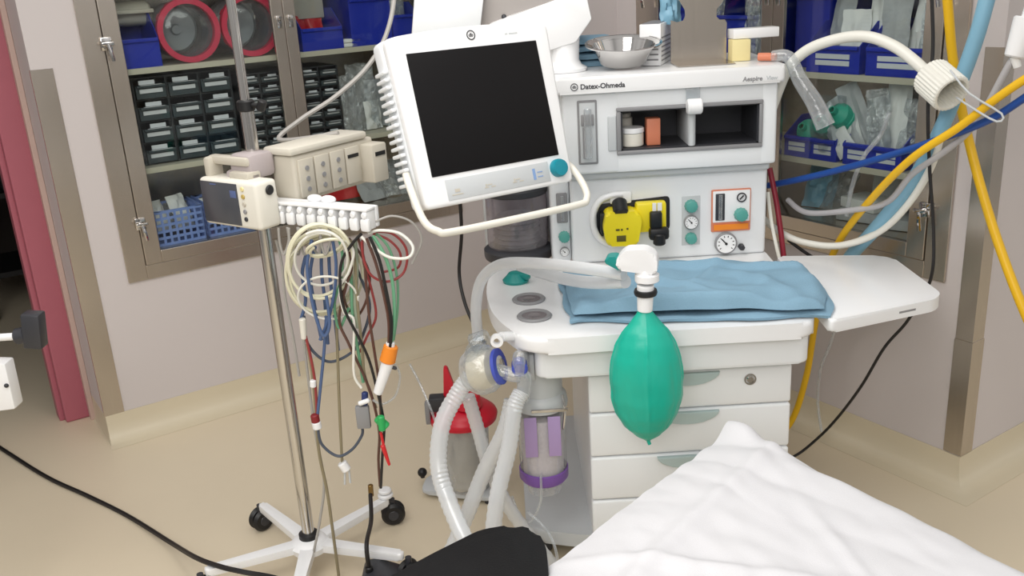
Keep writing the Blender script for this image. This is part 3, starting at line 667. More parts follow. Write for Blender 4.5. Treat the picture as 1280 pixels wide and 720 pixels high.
t = thing('glove_box', 'white open-topped carton leaning beside the stainless sheet stand', 'box', I4, (.52, 3.1, TZ))
f = MB(); X = Matrix.Translation((.52, 3.13, TZ + .001)) @ Matrix.Rotation(-.35, 4, 'Z'); f.box(-.042, .026, -.085, .10, 0, .128, .002, X=X); f.build('carton', white2_m, t)
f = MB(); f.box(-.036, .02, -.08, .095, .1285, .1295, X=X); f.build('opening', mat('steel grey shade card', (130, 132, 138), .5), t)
f = MB()
for k in range(6): f.box(.0262, .0268, -.075, .09, .012 + k * .014, .017 + k * .014, X=X)
for k in range(5): f.box(-.03, .018, -.0858, -.0852, .016 + k * .016, .021 + k * .016, X=X)
f.build('print_lines', grey_m, t, False)
f = MB(); f.box(.742, .80, 3.04, 3.1, TZ, TZ + .066, .002); tag(f.build('carton', cream_m), 'small pale yellow carton on the machine top right of the sheet stand', 'box')
f = MB(); f.box(-.075, .075, -.03, .03, 0, .03, .002, X=Matrix.Translation((.82, 3.09, TZ + .0675)) @ Matrix.Rotation(.1, 4, 'Z')); tag(f.build('flat_carton', white2_m), 'flat white carton lying across the small yellow carton', 'box')
pouch(I4, .565, 3.14, TZ + .12, .07, .13, -.1, .1, 'pale blue glove showing in the left cut-out of the steel sheet stand', lblue_m, 201, None, 'glove', 'glove', .018)
# hanging clear mask with orange cap
t = thing('breathing_tube', 'clear bagged tube with salmon cap draped off the machine top right edge', 'tube', I4, (.88, 3.0, TZ))
a0 = V((.815, 3.0, TZ + .014)); f = MB(); f.tube([a0, V((.84, 2.985, TZ + .014)), V((.86, 2.97, TZ + .013))], .0125, 12); f.build('cap', salmon_m, t)
f = MB(); f.tube([V((.85, 2.975, TZ + .016)), V((.895, 2.95, TZ + .012)), at_b(1000, 100, 2.92), at_b(1018, 128, 2.9), at_b(1032, 158, 2.88)], .016, 12, rfn=lambda u, i: 1 + .9 * u); f.build('sleeve', clear2_m, t)

# second white display seen from below
t = thing('swivel_display', 'white tilting display seen from behind above the tall screen', 'display', I4, (.19, 3.05, TZ))
f = MB(); f.lathe([(0, 0), (.075, 0), (.078, .01), (.06, .02), (.052, .035), (.056, .10), (.05, .13), (0, .13)], X=Matrix.Translation((.205, 3.06, TZ)), n=32); f.build('neck', white2_m, t)
def quadbox(mb, pts, d):     # front quad px at depth b, extruded back
    tt = bmesh.new(); fr = [tt.verts.new(p) for p in pts]; bk = [tt.verts.new(p + d) for p in pts]
    n = len(pts); tt.faces.new(fr); tt.faces.new(bk[::-1])
    for i in range(n): tt.faces.new((fr[i], fr[(i + 1) % n], bk[(i + 1) % n], bk[i]))
    bmesh.ops.bevel(tt, geom=list(tt.edges), offset=.006, segments=2, profile=.5, affect='EDGES', clamp_overlap=True)
    mb._merge(tt)
f = MB(); quadbox(f, [at_b(600, 62, 3.0), at_b(612, 31, 3.0), at_b(640, 20, 3.0), at_b(700, 0, 3.0), at_b(716, -24, 3.02), at_b(730, -22, 3.02), at_b(740, 24, 3.0), at_b(720, 53, 3.0), at_b(686, 64, 3.0)], V((0, .22, .02))); f.build('housing', white2_m, t)
f = MB(); quadbox(f, [at_b(598, 60, 3.03), at_b(650, 40, 3.03), at_b(712, 10, 3.03), at_b(722, -34, 3.03), at_b(600, -34, 3.03)], V((0, .15, .02))); f.build('underside', mat('warm grey plastic', (158, 152, 148), .5), t)
f = MB(); quadbox(f, [at_b(514, 48, 2.98), at_b(600, 40, 2.98), at_b(608, -28, 3.0), at_b(519, -20, 3.0)], V((0, .05, .02))); f.build('wing_panel', white_m, t)
p = at_b(630, 21, 3.028); f = MB(); f.sph(p, .008); f.build('screw', dark_m, t)

# ================================================================== TALL MONITOR
k = .38 / .34
mc = V((-.040 * k, 2.155 * k, H + (1.459 - H) * k))
MM = Matrix.Translation(mc) @ Matrix.Rotation(RAD(31.5), 4, 'Z') @ Matrix.Rotation(RAD(-16), 4, 'X')
mo = thing('patient_monitor', 'large white flat screen with black display and teal knob on a swing arm', 'monitor', Matrix.Translation(mc), (0, 0, -.3))
W2, H2 = .19, .152
def arcpoly(w, t, b, bow, n=10):
    top = [(w - 2 * w * i / n, t + bow * (1 - (2 * i / n - 1) ** 2)) for i in range(n + 1)]
    return rounded([(-w * .94, -b), (w * .94, -b)] + top, .016, 3)
f = MB(MM); f.prism(arcpoly(.236, .193, .228, .012), 0, .03, .008, 3, X=FRONT @ Matrix.Translation((0, 0, -.02))); fr = f.build('front_bezel', white2_m, mo)
f = MB(MM); f.prism(arcpoly(.238, .195, .226, .012), 0, .055, .012, 3, X=FRONT @ Matrix.Translation((0, 0, -.076))); f.build('rear_shell', white_m, mo)
f = MB(MM); f.box(-W2, W2, -.0125, -.0095, -H2, H2, .0015); f.build('screen', screen_m, mo)
f = MB(MM); f.box(-.158, .15, -.0118, -.0095, -.216, -.164, .001); f.build('button_strip', lgrey_m, mo)
for k2, xx in enumerate((-.13, -.035, .05)):
    f = MB(MM)
    if k2 == 0: f.box(xx - .016, xx + .016, -.0128, -.0118, -.205, -.2025); f.box(xx - .006, xx + .008, -.0128, -.0118, -.198, -.19)
    else:
        for sx in (-1, 1): f.box(xx + sx * .010 - .006, xx + sx * .010 + .006, -.0128, -.0118, -.202, -.1995); 
        f.box(xx - .007, xx + .007, -.0128, -.0118, -.196, -.1935); f.box(xx - .012, xx - .009, -.0128, -.0118, -.199, -.192)
    f.build('button', putty_m, mo)
f = MB(MM); f.box(.098, .106, -.0128, -.0118, -.205, -.176); f.box(.112, .128, -.0128, -.0118, -.2, -.1975); f.box(.112, .128, -.0128, -.0118, -.188, -.1855); f.build('button', mat('pale blue print', (130, 160, 205), .5), mo)
f = MB(MM); f.lathe([(0, 0), (.024, 0), (.024, .012), (.021, .02), (0, .022)], X=Matrix.Translation((.178, -.0095, -.186)) @ FRONT, n=32); f.build('knob', mat('teal blue knob', (10, 134, 152), .35), mo)
roundel(.0125, MM @ Matrix.Translation((0, -.0102, .182)) @ FRONT).build('maker_emblem', dark_m, mo)
f = MB(MM); f.box(.10, .108, -.0104, -.0095, .174, .178); f.box(.112, .138, -.0104, -.0095, .174, .178); f.build('model_mark', lgrey_m, mo)
for j in range(16):
    zz = .12 - j * .0185
    f = MB(MM); f.box(-.246, -.232, .018, .072, zz - .005, zz + .004, .003); f.build('vent_fin', white_m, mo)
f = MB(MM)
f.tube([(-.238, .03, -.13), (-.246, .005, -.17), (-.246, -.03, -.25), (-.225, -.05, -.282), (-.17, -.055, -.292), (.17, -.055, -.292), (.222, -.05, -.282), (.238, -.03, -.25), (.240, .005, -.20), (.232, .03, -.17)], .0095, 12); f.build('handle_bar', ivory_m, mo)
p0 = MM @ V((0, .076, -.05)); p1 = V((.17, 2.99, 1.20))
f = MB(); f.tube([p0, p0 + V((-.06, .12, -.02)), V((-.04, 2.85, 1.24)), V((.10, 2.99, 1.22)), V((.14, 3.0, 1.22))], .024, 14); f.build('swing_arm', lgrey_m, mo)
f = MB(MM); f.box(-.06, .06, .066, .088, -.10, .0, .005); f.build('arm_plate', lgrey_m, mo)

# ================================================================== DRAPE ON WORK SURFACE
FLc, FRc, BRc, BLc = at_z(712, 404, .83), at_z(1038, 397, .83), at_z(965, 323, .86), at_z(696, 350, .83)
RM = at_z(1030, 345, .85)
def drape_fn(z0, amp, inset, seed):
    def fn(u, v):
        b = FLc.lerp(FRc, u); t_ = BLc.lerp(BRc, u)
        p = b.lerp(t_, v); p.x += .07 * max(0, (u - .55) / .45) ** 2 * sin(pi * v) * 1.0
        p.y = min(p.y, 2.925)
        p.x += .012 * noise.noise(V((v * 4, seed, 0))) ; p.y += .022 * noise.noise(V((u * 5, seed, 4)))
        e = min(u, 1 - u, v, 1 - v); rim = min(1, e / .05)
        n = noise.noise(V((p.x * 5 + seed, p.y * 5, 1))) * .6 + noise.noise(V((p.x * 11 + p.y * 6, p.y * 13 - p.x * 3, seed))) * .35 + abs(noise.noise(V((p.x * 7 - p.y * 7, p.y * 4, seed + 5)))) * .5
        bk, cr = (.045, .016) if amp > .02 else (0, .003)
        fold = sum(math.exp(-(((u - a) * cos(t2) + (v - b) * sin(t2)) / w_) ** 2) * math.exp(-(((v - b) * cos(t2) - (u - a) * sin(t2)) / l_) ** 2) for a, b, t2, w_, l_ in ((.25, .5, 1.2, .04, .3), (.45, .35, .5, .03, .25), (.62, .55, -.4, .035, .3), (.8, .4, .3, .04, .35), (.7, .75, 1.35, .04, .22), (.35, .78, 1.5, .03, .25), (.9, .7, .9, .03, .2), (.12, .6, .1, .025, .3)))
        lift = .5 * max(0, u - .5) * sin(pi * min(1, v * 1.1)) * .06
        p.z = z0 + (amp * (.55 + n) + lift + bk * (1 - v) ** 2 * sin(pi * min(1, max(0, u * 1.15))) + cr * fold) * (.15 + .85 * (1 - (1 - rim) ** 2)) 
        c = V(((FLc.x + FRc.x) / 2, 2.7, 0)); p.x = c.x + (p.x - c.x) * inset; p.y = c.y + (p.y - c.y) * inset
        return p
    return fn
dt = thing('surgical_drape', 'rumpled blue folded surgical drape spread over the white work surface', 'cloth', I4, (.52, 2.65, .823))
f = MB(); f.grid(drape_fn(.834, .010, 1.0, 1.), 60, 40, .009); f.build('lower_fold', drape_m, dt)
f = MB(); f.grid(drape_fn(.848, .030, .965, 8.), 80, 60, .006); f.build('upper_fold', drape_m, dt)

# ================================================================== BAG, ELBOW, HOSES
bg = thing('breathing_bag', 'green rubber breathing bag hanging in front of the drawers', 'bag', I4, (.345, 2.235, .45))
tp = at_b(806, 383, 2.235); bt = at_b(810, 550, 2.235); Lb = tp.z - bt.z
prof = [(0, .014), (.04, .020), (.10, .036), (.18, .060), (.27, .077), (.38, .0885), (.52, .0945), (.66, .0925), (.78, .082), (.88, .062), (.955, .034), (1, .008)]
def bagf():
    f = MB(); t = bmesh.new(); n = 120; rows = []
    fine = []
    for i in range(len(prof) - 1):
        for q in range(4):
            u = q / 4; u2 = u * u * (3 - 2 * u) * .3 + u * .7; fine.append((prof[i][0] + (prof[i + 1][0] - prof[i][0]) * u, prof[i][1] + (prof[i + 1][1] - prof[i][1]) * u2))
    fine.append(prof[-1])
    for s_, r in fine:
        c = tp.lerp(bt, s_); row = []
        for k_ in range(n):
            a = 2 * pi * k_ / n
            seam = (.06 * max(0, cos(4 * (a + pi / 2 + .08 * sin(s_ * 3)))) ** 40 - .035 * max(0, cos(4 * (a + pi / 2) + pi)) ** 2) * min(1, s_ * 4) * (1 - .5 * s_)
            wr = .06 * s_ * noise.noise(V((cos(a) * 2, sin(a) * 2, s_ * 6))) - .07 * s_ * abs(noise.noise(V((cos(a) * 5, sin(a) * 5, s_ * 9))))
            rr = r * (1 + seam + wr * min(1, r * 15))
            row.append(t.verts.new((c.x + rr * cos(a), c.y + rr * .68 * sin(a), c.z)))
        rows.append(row)
    for a, b in zip(rows, rows[1:]):
        for k_ in range(n): t.faces.new((a[k_], a[(k_ + 1) % n], b[(k_ + 1) % n], b[k_]))
    t.faces.new(rows[0]); t.faces.new(rows[-1][::-1])
    f._merge(t); return f
bagf().build('bag_body', bag_m, bg)
n0 = at_b(807, 358, 2.235)
f = MB(); f.cyl(tp - V((0, 0, .012)), n0 + V((0, 0, .004)), .0195, .022, n=24, bev=.002); f.build('neck', white2_m, bg)
f = MB(); c_ = at_b(807, 365, 2.235); f.lathe([(.020, -.007), (.028, -.007), (.030, 0), (.028, .007), (.020, .007)], X=Matrix.Translation(c_), n=28); f.build('sealing_ring', black_m, bg)
f = MB(); f.tube([bt, bt + V((.004, -.002, -.012))], .005, 8, spline=False); f.build('tip', bag_m, bg)
el = thing('elbow_connector', 'white plastic elbow with teal tip joining hoses to the green bag', 'connector', I4, (.33, 2.24, .93))
e1 = at_b(798, 326, 2.25)
f = MB(); X = Matrix.Translation(e1) @ Matrix.Rotation(-.25, 4, 'Z')
f.prism(rounded([(-.052, -.018), (.048, -.030), (.05, .018), (.02, .036), (-.03, .034), (-.055, .01)], .012), -.026, .026, .008, 3, X=X @ FRONT); f.build('head', white2_m, el)
f = MB(); f.cyl(e1 + V((.018, -.002, -.015)), n0 + V((0, 0, .006)), .027, .024, n=24, bev=.003)
pm = e1.lerp(n0, .65) + V((.01, 0, 0)); f.lathe([(.024, -.012), (.031, -.008), (.031, .008), (.024, .012)], X=Matrix.Translation(pm), n=24); f.build('socket', white2_m, el)
f = MB(); f.prism(rounded([(-.085, .0), (-.045, -.022), (-.035, -.004), (-.05, .016), (-.078, .014)], .006), -.02, .02, .005, X=X @ FRONT); f.build('tip', teal_m, el)
ridge = lambda u, i: 1 + .05 * (1 if i % 2 else -1)
f = MB(); f.tube([at_b(598, 425, 2.60), at_b(595, 385, 2.62), at_b(602, 350, 2.62), at_b(625, 331, 2.58), at_b(665, 329, 2.50), at_b(720, 334, 2.38), at_b(780, 343, 2.28)], .0165, 14, sub=10); tag(f.build('breathing_hose', hose_m), 'white hose curling round the left edge of the work surface to the elbow', 'hose', 'white hoses')
f = MB(); f.tube([at_b(650, 332, 2.66), at_b(690, 345, 2.56), at_b(735, 353, 2.44), at_b(782, 352, 2.292)], .0175, 14, sub=10); tag(f.build('breathing_hose', hose_m), 'short white hose lying on the blue drape just below the other hose', 'hose', 'white hoses')
# valve and filter cluster
vc = thing('filter_assembly', 'clear plastic valve and filter cluster at the left end of the work surface', 'filter', I4, (-.08, 2.42, .6))
B0 = 2.36
c0 = at_b(602, 462, B0)
f = MB(); X = Matrix.Translation(c0) @ Matrix.Rotation(RAD(75), 4, 'Y') @ Matrix.Rotation(.3, 4, 'X')
f.lathe([(.02, -.06), (.05, -.045), (.066, -.02), (.070, 0), (.066, .025), (.052, .045), (.022, .062)], X=X, n=32); f.build('filter_shell', clear2_m, vc)
f = MB(); f.lathe([(0, -.03), (.05, -.025), (.056, 0), (.05, .03), (0, .034)], X=X, n=32); f.build('filter_pad', filter_m, vc)
f = MB(); f.lathe([(.044, .048), (.050, .048), (.050, .057), (.044, .058), (.03, .058)], X=X, n=32); f.build('filter_ring', bfilter_m, vc)
f = MB(); c2 = at_b(612, 426, B0); f.cyl(c2 + V((-.05, 0, -.01)), c2 + V((.0, 0, .01)), .03, .026, n=24, bev=.006); f.tube([c2 + V((-.055, 0, -.06)), c2 + V((-.05, -.02, -.02)), c2 + V((-.02, -.01, .015))], .018, 12); f.build('valve_dome', clear_m, vc)
c3 = at_b(621, 424, B0 - .03); f = MB(); ring(f, (0, 0, 0), .017, .008, fx(*c3), 24, .018); f.tube([c3 + V((.012, .014, 0)), c3 + V((.05, .06, -.02)), V((.06, 2.52, .72))], .014, 12); f.build('port_ring', white2_m, vc)
f = MB(); c4 = at_b(650, 468, B0 - .02); f.tube([c0 + V((.04, -.01, 0)), c4 + V((-.02, 0, .0)), c4 + V((.012, 0, -.01)), at_b(652, 500, B0 - .02)], .02, 14); f.tube([c4, c4 + V((.0, 0, .05)), V((.02, 2.42, .73))], .018, 12); f.build('connector', clear2_m, vc)
f = MB(); f.box(.035, .05, 2.40, 2.5, .66, .74, .004); f.tube([V((.02, 2.42, .72)), V((.07, 2.44, .71))], .02, 12, spline=False); f.build('mounting_plate', lgrey_m, vc)
f = MB(); f.cyl(c4 + V((.0, -.015, .02)), c4 + V((.0, .03, .02)), .022, n=20, bev=.004); f.build('blue_cap', bfilter_m, vc)
def corr(pts, r, label):
    f = MB(); f.tube(pts, r, 14, sub=14, rfn=ridge); tag(f.build('corrugated_hose', hose_m), label, 'hose', 'corrugated breathing hoses')
corr([at_b(588, 470, 2.36), at_b(572, 492, 2.34), at_b(553, 530, 2.31), at_b(548, 580, 2.27), at_b(560, 625, 2.22), at_b(590, 690, 2.12), at_b(640, 760, 2.05)], .0235, 'outermost left corrugated white hose bowing down from the clear filter')
corr([at_b(585, 495, 2.42), at_b(597, 535, 2.42), at_b(612, 585, 2.42), at_b(640, 640, 2.42), at_b(690, 705, 2.42)], .0195, 'thin corrugated hose running behind the crossing hoses towards the machine base')
corr([at_b(652, 490, 2.33), at_b(643, 510, 2.31), at_b(636, 560, 2.28), at_b(622, 620, 2.24), at_b(614, 690, 2.20), at_b(612, 760, 2.16)], .0225, 'right-hand corrugated white hose dropping straight behind the black pad')
corr([at_b(640, 500, 2.36), at_b(630, 540, 2.34), at_b(605, 590, 2.36), at_b(585, 640, 2.34), at_b(560, 700, 2.30), at_b(540, 760, 2.25)], .0225, 'corrugated white hose crossing diagonally from upper right to lower left')
# absorber canister
ac = thing('absorber_canister', 'clear canister with white granules and purple base under the work surface', 'canister', I4, (.055, 2.47, .33))
ct = at_b(674, 505, 2.48); cb = at_b(675, 592, 2.48); cx, cy = .063, 2.48
X = Matrix.Translation((cx, cy, 0))
f = MB(); f.lathe([(.066, cb.z), (.070, cb.z + .01), (.072, ct.z), (.068, ct.z + .01)], X=X, n=36); f.build('shell', clear_m, ac)
f = MB(); f.lathe([(0, cb.z + .002), (.060, cb.z + .002), (.063, ct.z - .03), (0, ct.z - .025)], X=X, n=32); f.build('granules', granule_m, ac)
f = MB(); f.lathe([(0, cb.z - .012), (.066, cb.z - .012), (.0735, cb.z - .002), (.0735, cb.z + .026), (.0705, cb.z + .028), (.0705, cb.z), (0, cb.z)], X=X, n=36)
f.build('purple_base', purple_m, ac)
for sx in (-.034, .034): f = MB(); f.box(cx + sx - .018, cx + sx + .018, cy - .0715, cy - .0690, cb.z + .095, ct.z - .008, .001); f.build('label_patch', mat('lilac label', (176, 152, 200), .5), ac)
f = MB(); f.lathe([(.06, ct.z), (.078, ct.z), (.080, ct.z + .012), (.076, ct.z + .035), (.066, ct.z + .045), (.066, .671), (0, .671)], X=X, n=36); f.build('collar', lgrey_m, ac)
f = MB(); f.tube([(cx + .062, cy - .05, ct.z + .05), (cx + .066, cy - .065, ct.z - .0), (cx + .06, cy - .068, ct.z - .05), (cx + .068, cy - .05, ct.z)], .004, 8); f.box(cx - .03, cx + .075, cy - .084, cy - .078, ct.z + .012, ct.z + .022, .002); f.build('clip', steel_h, ac)
f = MB(); f.lathe([(0, cb.z - .05), (.05, cb.z - .05), (.055, cb.z - .014), (0, cb.z - .013)], X=X, n=32); f.build('drain_cup', clear2_m, ac)
f = MB(); f.tube([at_b(676, 595, 2.40), at_b(676, 625, 2.39), at_b(668, 645, 2.40), at_b(655, 655, 2.44), at_b(640, 620, 2.5)], .0035, 8); tag(f.build('drain_tube', clear2_m), 'thin clear tube looping below the purple canister base', 'tube')
f = MB(); f.tube([at_b(660, 640, 2.4), at_b(685, 665, 2.35), at_b(697, 700, 2.3), at_b(699, 760, 2.28)], .004, 8); tag(f.build('drain_tube', clear2_m), 'thin clear tube dropping beside the white sheet edge', 'tube')

# red-lidded bin
bx, by = -.195, 2.93
rb = thing('waste_bin', 'clear waste container with a red lid behind the corrugated hoses', 'bin', I4, (bx, by, 0))
X = Matrix.Translation((bx, by, 0))
lz = at_b(560, 515, by).z
f = MB(); f.lathe([(0, .035), (.075, .035), (.078, .04), (.086, lz - .02), (.084, lz - .02), (.072, .05)], X=X, n=32); f.build('container', clear2_m, rb)
f = MB(); f.lathe([(0, .045), (.068, .045), (.078, lz * .86), (0, lz * .88)], X=X, n=28, fn=lambda c: c + V((0, 0, .01 * noise.noise(c * 30)))); f.build('contents', debris_m, rb)
f = MB(); f.lathe([(.09, lz - .03), (.116, lz - .026), (.12, lz - .01), (.116, lz), (.09, lz + .022), (.05, lz + .034), (0, lz + .036)], X=X, n=40); lid = f.build('lid', redlid_m, rb)
f = MB(); f.prism(rounded([(-.075, lz + .01), (-.02, lz + .01), (-.03, lz + .10), (-.05, lz + .175), (-.062, lz + .175), (-.068, lz + .09)], .012), -.012, .012, .004, X=Matrix.Translation((bx + .01, by - .01, 0)) @ FRONT); f.build('lid_fin', redlid_m, lid)
f = MB(); f.cyl((bx + .02, by - .03, lz + .03), (bx + .02, by - .03, lz + .075), .05, .045, n=28, bev=.006); f.build('lid_cap', redlid_m, lid)
f = MB(); f.box(bx - .11, bx - .055, by - .05, by, lz + .025, lz + .075, .006); f.build('clamp', dark_m, rb)
f = MB(); f.box(bx - .125, bx - .108, by - .05, by - .02, lz - .02, lz + .06, .004); f.build('clamp_bracket', grey_m, rb)
f = MB(); f.prism(rounded([(bx - .17, by - .02), (bx + .09, by - .1), (bx + .09, by + .1), (bx - .15, by + .09)], .03), .018, .034, .005); f.build('stand_plate', lgrey_m, rb)
p = at_z(528, 592, .045)
f = MB(); f.sph((p.x, p.y, .05), .017); f.cyl((p.x, p.y, .03), (p.x, p.y, .045), .008); f.build('pedal_ball', black_m, rb)
for (dx, dy) in ((-.13, .03), (.07, -.07), (.07, .08)):
    f = MB(); f.cyl((bx + dx, by + dy, 0.0005), (bx + dx, by + dy, .019), .014, n=16); f.build('foot', dark_m, rb)
f = MB(); f.tube([at_b(512, 455, 2.9), at_b(525, 480, 2.86), at_b(538, 510, 2.8), at_b(545, 530, 2.78)], .004, 8); tag(f.build('drip_tube', clear2_m), 'thin pale tube crossing the red bin lid', 'tube')

# ================================================================== DRIP POLE + DISPLAY MODULE
px_, py_ = -.677, 2.527; KB = .9637
iv = thing('drip_stand', 'stainless drip pole on a white five-legged wheeled base', 'stand', I4, (px_, py_, 0))
f = MB(); f.cyl((px_, py_, .08), (px_, py_, 1.45), .0185, n=24); f.build('pole', steel_h, iv)
f = MB(); f.cyl((px_, py_, 1.45), (px_, py_, 2.2), .0125, n=20); f.build('upper_pole', steel_h, iv)
f = MB(); f.cyl((px_, py_, 1.436), (px_, py_, 1.466), .0235, n=24, bev=.004); f.tube([(px_ + .02, py_ - .01, 1.452), (px_ + .045, py_ - .02, 1.45)], .007, 10, spline=False); f.cyl((px_ + .04, py_ - .018, 1.438), (px_ + .052, py_ - .022, 1.464), .012, n=12, bev=.003); f.build('clamp_collar', black_m, iv)
f = MB(); f.lathe([(.022, .082), (.058, .080), (.062, .100), (.05, .112), (.03, .120), (.022, .120)], X=Matrix.Translation((px_, py_, 0)), n=32); f.build('hub', white2_m, iv)
f = MB(); f.lathe([(.0185, .119), (.030, .118), (.030, .134), (.0185, .138)], X=Matrix.Translation((px_, py_, 0)), n=28); f.build('hub_ring', black_m, iv)
for an in (46, 131, 202, 272, 342):
    d = V((cos(RAD(an)), sin(RAD(an)), 0)); s_ = V((-d.y, d.x, 0)); Lg = .31
    f = MB(); X = frame(d, s_, Z, V((px_, py_, 0)))
    f.prism(rounded([(.04, -.022), (Lg, -.014), (Lg + .01, 0), (Lg, .014), (.04, .022)], .008), (.084), .108, .006, X=X); lg = f.build('leg', white2_m, iv)
    ex = X @ V((Lg, 0, 0)); wa = RAD(-62 + (an * 7) % 40 - 20); wd = V((cos(wa), sin(wa), 0)); off = V((wd.y, -wd.x, 0)) * .0
    cs = MB(); c_ = V((ex.x, ex.y, 0)) + d * .022
    for sg in (-1, 1): cs.cyl(c_ + wd * (sg * .004) + V((0, 0, .0405)), c_ + wd * (sg * .024) + V((0, 0, .0405)), .040, n=32, bev=.010)
    cw = cs.build('caster', black_m, iv)
    f = MB(); f.cyl(c_ + V((0, 0, .04)), c_ + V((0, 0, .094)), .010, n=14); f.cyl(c_ + wd * -.0255 + V((0, 0, .0405)), c_ + wd * .0255 + V((0, 0, .0405)), .018, n=20, bev=.002); f.build('axle_cap', dark_m, cw)
RZ = RAD(-35.5)
MP = Matrix.Translation((px_, py_, H * (1 - KB))) @ Matrix.Rotation(RZ, 4, 'Z') @ Matrix.Diagonal((KB, KB, KB, 1))
pm_ = thing('vital_signs_monitor', 'small white display box with carry handle clamped to the drip pole', 'monitor', MP, (0, -.06, 1.12))
f = MB(MP); f.box(-.122, .116, -.105, -.028, 1.118, 1.252, .012, 3); f.build('case', ivory_m, pm_)
f = MB(MP); f.box(-.114, .040, -.107, -.104, 1.127, 1.244, .002); f.build('screen', lcd_m, pm_)
f = MB(MP); f.box(-.070, -.045, -.1078, -.107, 1.236, 1.239); f.box(.010, .035, -.1078, -.107, 1.205, 1.225, .0002); f.build('screen_readout', mat('blue readout', (88, 104, 150), .3), pm_)
for j in range(5):
    f = MB(MP); f.cyl((.062, -.1045, 1.232 - j * .021), (.062, -.109, 1.232 - j * .021), .0065, n=14, bev=.001)
    f.build('button', (cream_m, mat('ochre button', (190, 165, 90), .5), putty_m, grey_m, dark_m)[j], pm_)
f = MB(MP); f.box(-.116, -.09, -.085, -.035, 1.248, 1.305, .008); f.box(-.116, .05, -.07, -.035, 1.283, 1.308, .009); f.box(-.02, .06, -.08, -.03, 1.245, 1.27, .008); f.build('carry_handle', putty_m, pm_)
f = MB(MP); f.cyl((.1155, -.06, 1.225), (.123, -.06, 1.225), .014, n=20, bev=.003); f.build('knob', black_m, pm_)
f = MB(MP); f.box(-.035, .055, -.062, .03, 1.245, 1.315, .014); f.box(-.045, .06, -.07, -.03, 1.24, 1.27, .01); f.build('pole_clamp', mat('mauve grey plastic', (176, 166, 166), .5), pm_)
mr = thing('module_rack', 'putty grey instrument module rack with black slot behind the small display', 'rack', MP, (.07, .15, 1.16))
f = MB(MP); f.box(.03, .122, .032, .36, 1.165, 1.30, .01, 3); f.build('case', putty_m, mr)
f = MB(MP); f.box(.015, .128, .022, .33, 1.30, 1.322, .008, 2); f.build('top_cover', mat('warm white plastic', (208, 203, 190), .45), mr)
for j in range(4):
    y0 = .045 + j * .062
    f = MB(MP); f.box(.1215, .130, y0, y0 + .056, 1.178, 1.286, .003); md = f.build('module', putty_m, mr)
    f = MB(MP)
    if j < 3:
        for q in range(3): f.cyl((.130, y0 + .028, 1.2 + q * .03), (.133, y0 + .028, 1.2 + q * .03), .007, n=12)
        f.build('socket', grey_m, md)
    else:
        f.box(.130, .132, y0 + .006, y0 + .05, 1.255, 1.265); f.build('slot', black_m, md)
f = MB(MP); f.box(.1, .17, .30, .365, 1.17, 1.285, .006); f.build('end_module', putty_m, mr); 
f = MB(MP); f.box(.1705, .172, .312, .355, 1.25, 1.262); f.build('slot', black_m, mr)
# comb
pA, pB = at_z(338, 262, 1.172), at_z(467, 273, 1.172)
dx = (pB - pA); Lc = dx.length; ang = math.atan2(dx.y, dx.x)
MC = Matrix.Translation(pA) @ Matrix.Rotation(ang, 4, 'Z')
cb_ = thing('cable_comb', 'white notched cable organiser bar sticking out from the drip pole', 'organizer', MC, (0, 0, -.03))
f = MB(MC); f.box(-.03, Lc, .012, .026, -.026, .03, .004); f.box(-.03, Lc, -.026, .012, .022, .03, .003); f.build('bar', white2_m, cb_)
nt_ = 10
for j in range(nt_):
    x = .02 + j * (Lc - .03) / (nt_ - 1)
    f = MB(MC); f.box(x - .008, x + .008, -.026, .012, -.028, .022, .004); f.box(x - .0135, x + .0135, -.030, -.016, -.030, .004, .006); f.cyl((x, -.03, .012), (x, -.02, .012), .008, n=12, bev=.002); f.build('tooth', white2_m, cb_)
f = MB(MC); f.box(-.05, .012, -.03, .03, -.04, .036, .008); f.build('mount', ivory_m, cb_)
for q in (.42, .55):
    f = MB(MC); f.sph((Lc * q, .018, .036), .018, (1.3, .8, .6)); f.build('clip_nub', white2_m, cb_)

# ---------------- cables hung from the comb
def cable(pts, r, m_, label, cat='cable', closed=False, n=7, name='cable', group=None, sub=8):
    f = MB(); f.tube(pts, r, n, closed, sub); return tag(f.build(name, m_), label, cat, group)
def P(lst, b): return [at_b(x, y, KB * (b if not isinstance(b, (list, tuple)) else b[i])) for i, (x, y) in enumerate(lst)]
def coil(cx, cy, rx, ry, b, turns, rot=0., start=0., db=.02, drift=(0, 0), n=14):
    out = []
    for i in range(int(turns * n) + 1):
        a = start + 2 * pi * i / n; u = i / n
        x, y = rx * cos(a) * (1 - .03 * u), ry * sin(a) * (1 - .03 * u)
        out.append(at_b(cx + x * cos(rot) - y * sin(rot) + drift[0] * u, cy + x * sin(rot) + y * cos(rot) + drift[1] * u, KB * (b + db * sin(a * 1.0) + .006 * u)))
    return out
GC = 'cables hanging from the comb'
cable(coil(398, 336, 45, 53, 2.47, 2.2, .05, -1.9, .025, (4, 3)), .0042, cable_w, 'cream cable in the big outer coil under the comb', group=GC)
cable(coil(402, 328, 40, 47, 2.44, 2.1, .1, -1.6, .02, (-3, -2)), .0042, cable_w, 'cream cable in the inner coil just under the comb', group=GC)
cable(coil(405, 308, 24, 9.5, 2.42, 1.6, -.25, .3, .03, (3, 2)), .004, cable_w, 'cream cable in a small flat loop close below the comb', group=GC)
cable(coil(410, 372, 38, 27, 2.45, 1.1, .1, -.2, .02) , .0032, tube_w, 'thin white cable in the lowest loop of the coil', group=GC)
cable(P([(452, 296), (462, 305), (485, 321), (510, 322), (516, 308), (500, 292), (475, 288), (460, 292)], [2.41, 2.40, 2.39, 2.38, 2.39, 2.41, 2.42, 2.42]), .004, tube_w, 'white cable in an oval loop at the right end of the comb', group=GC)
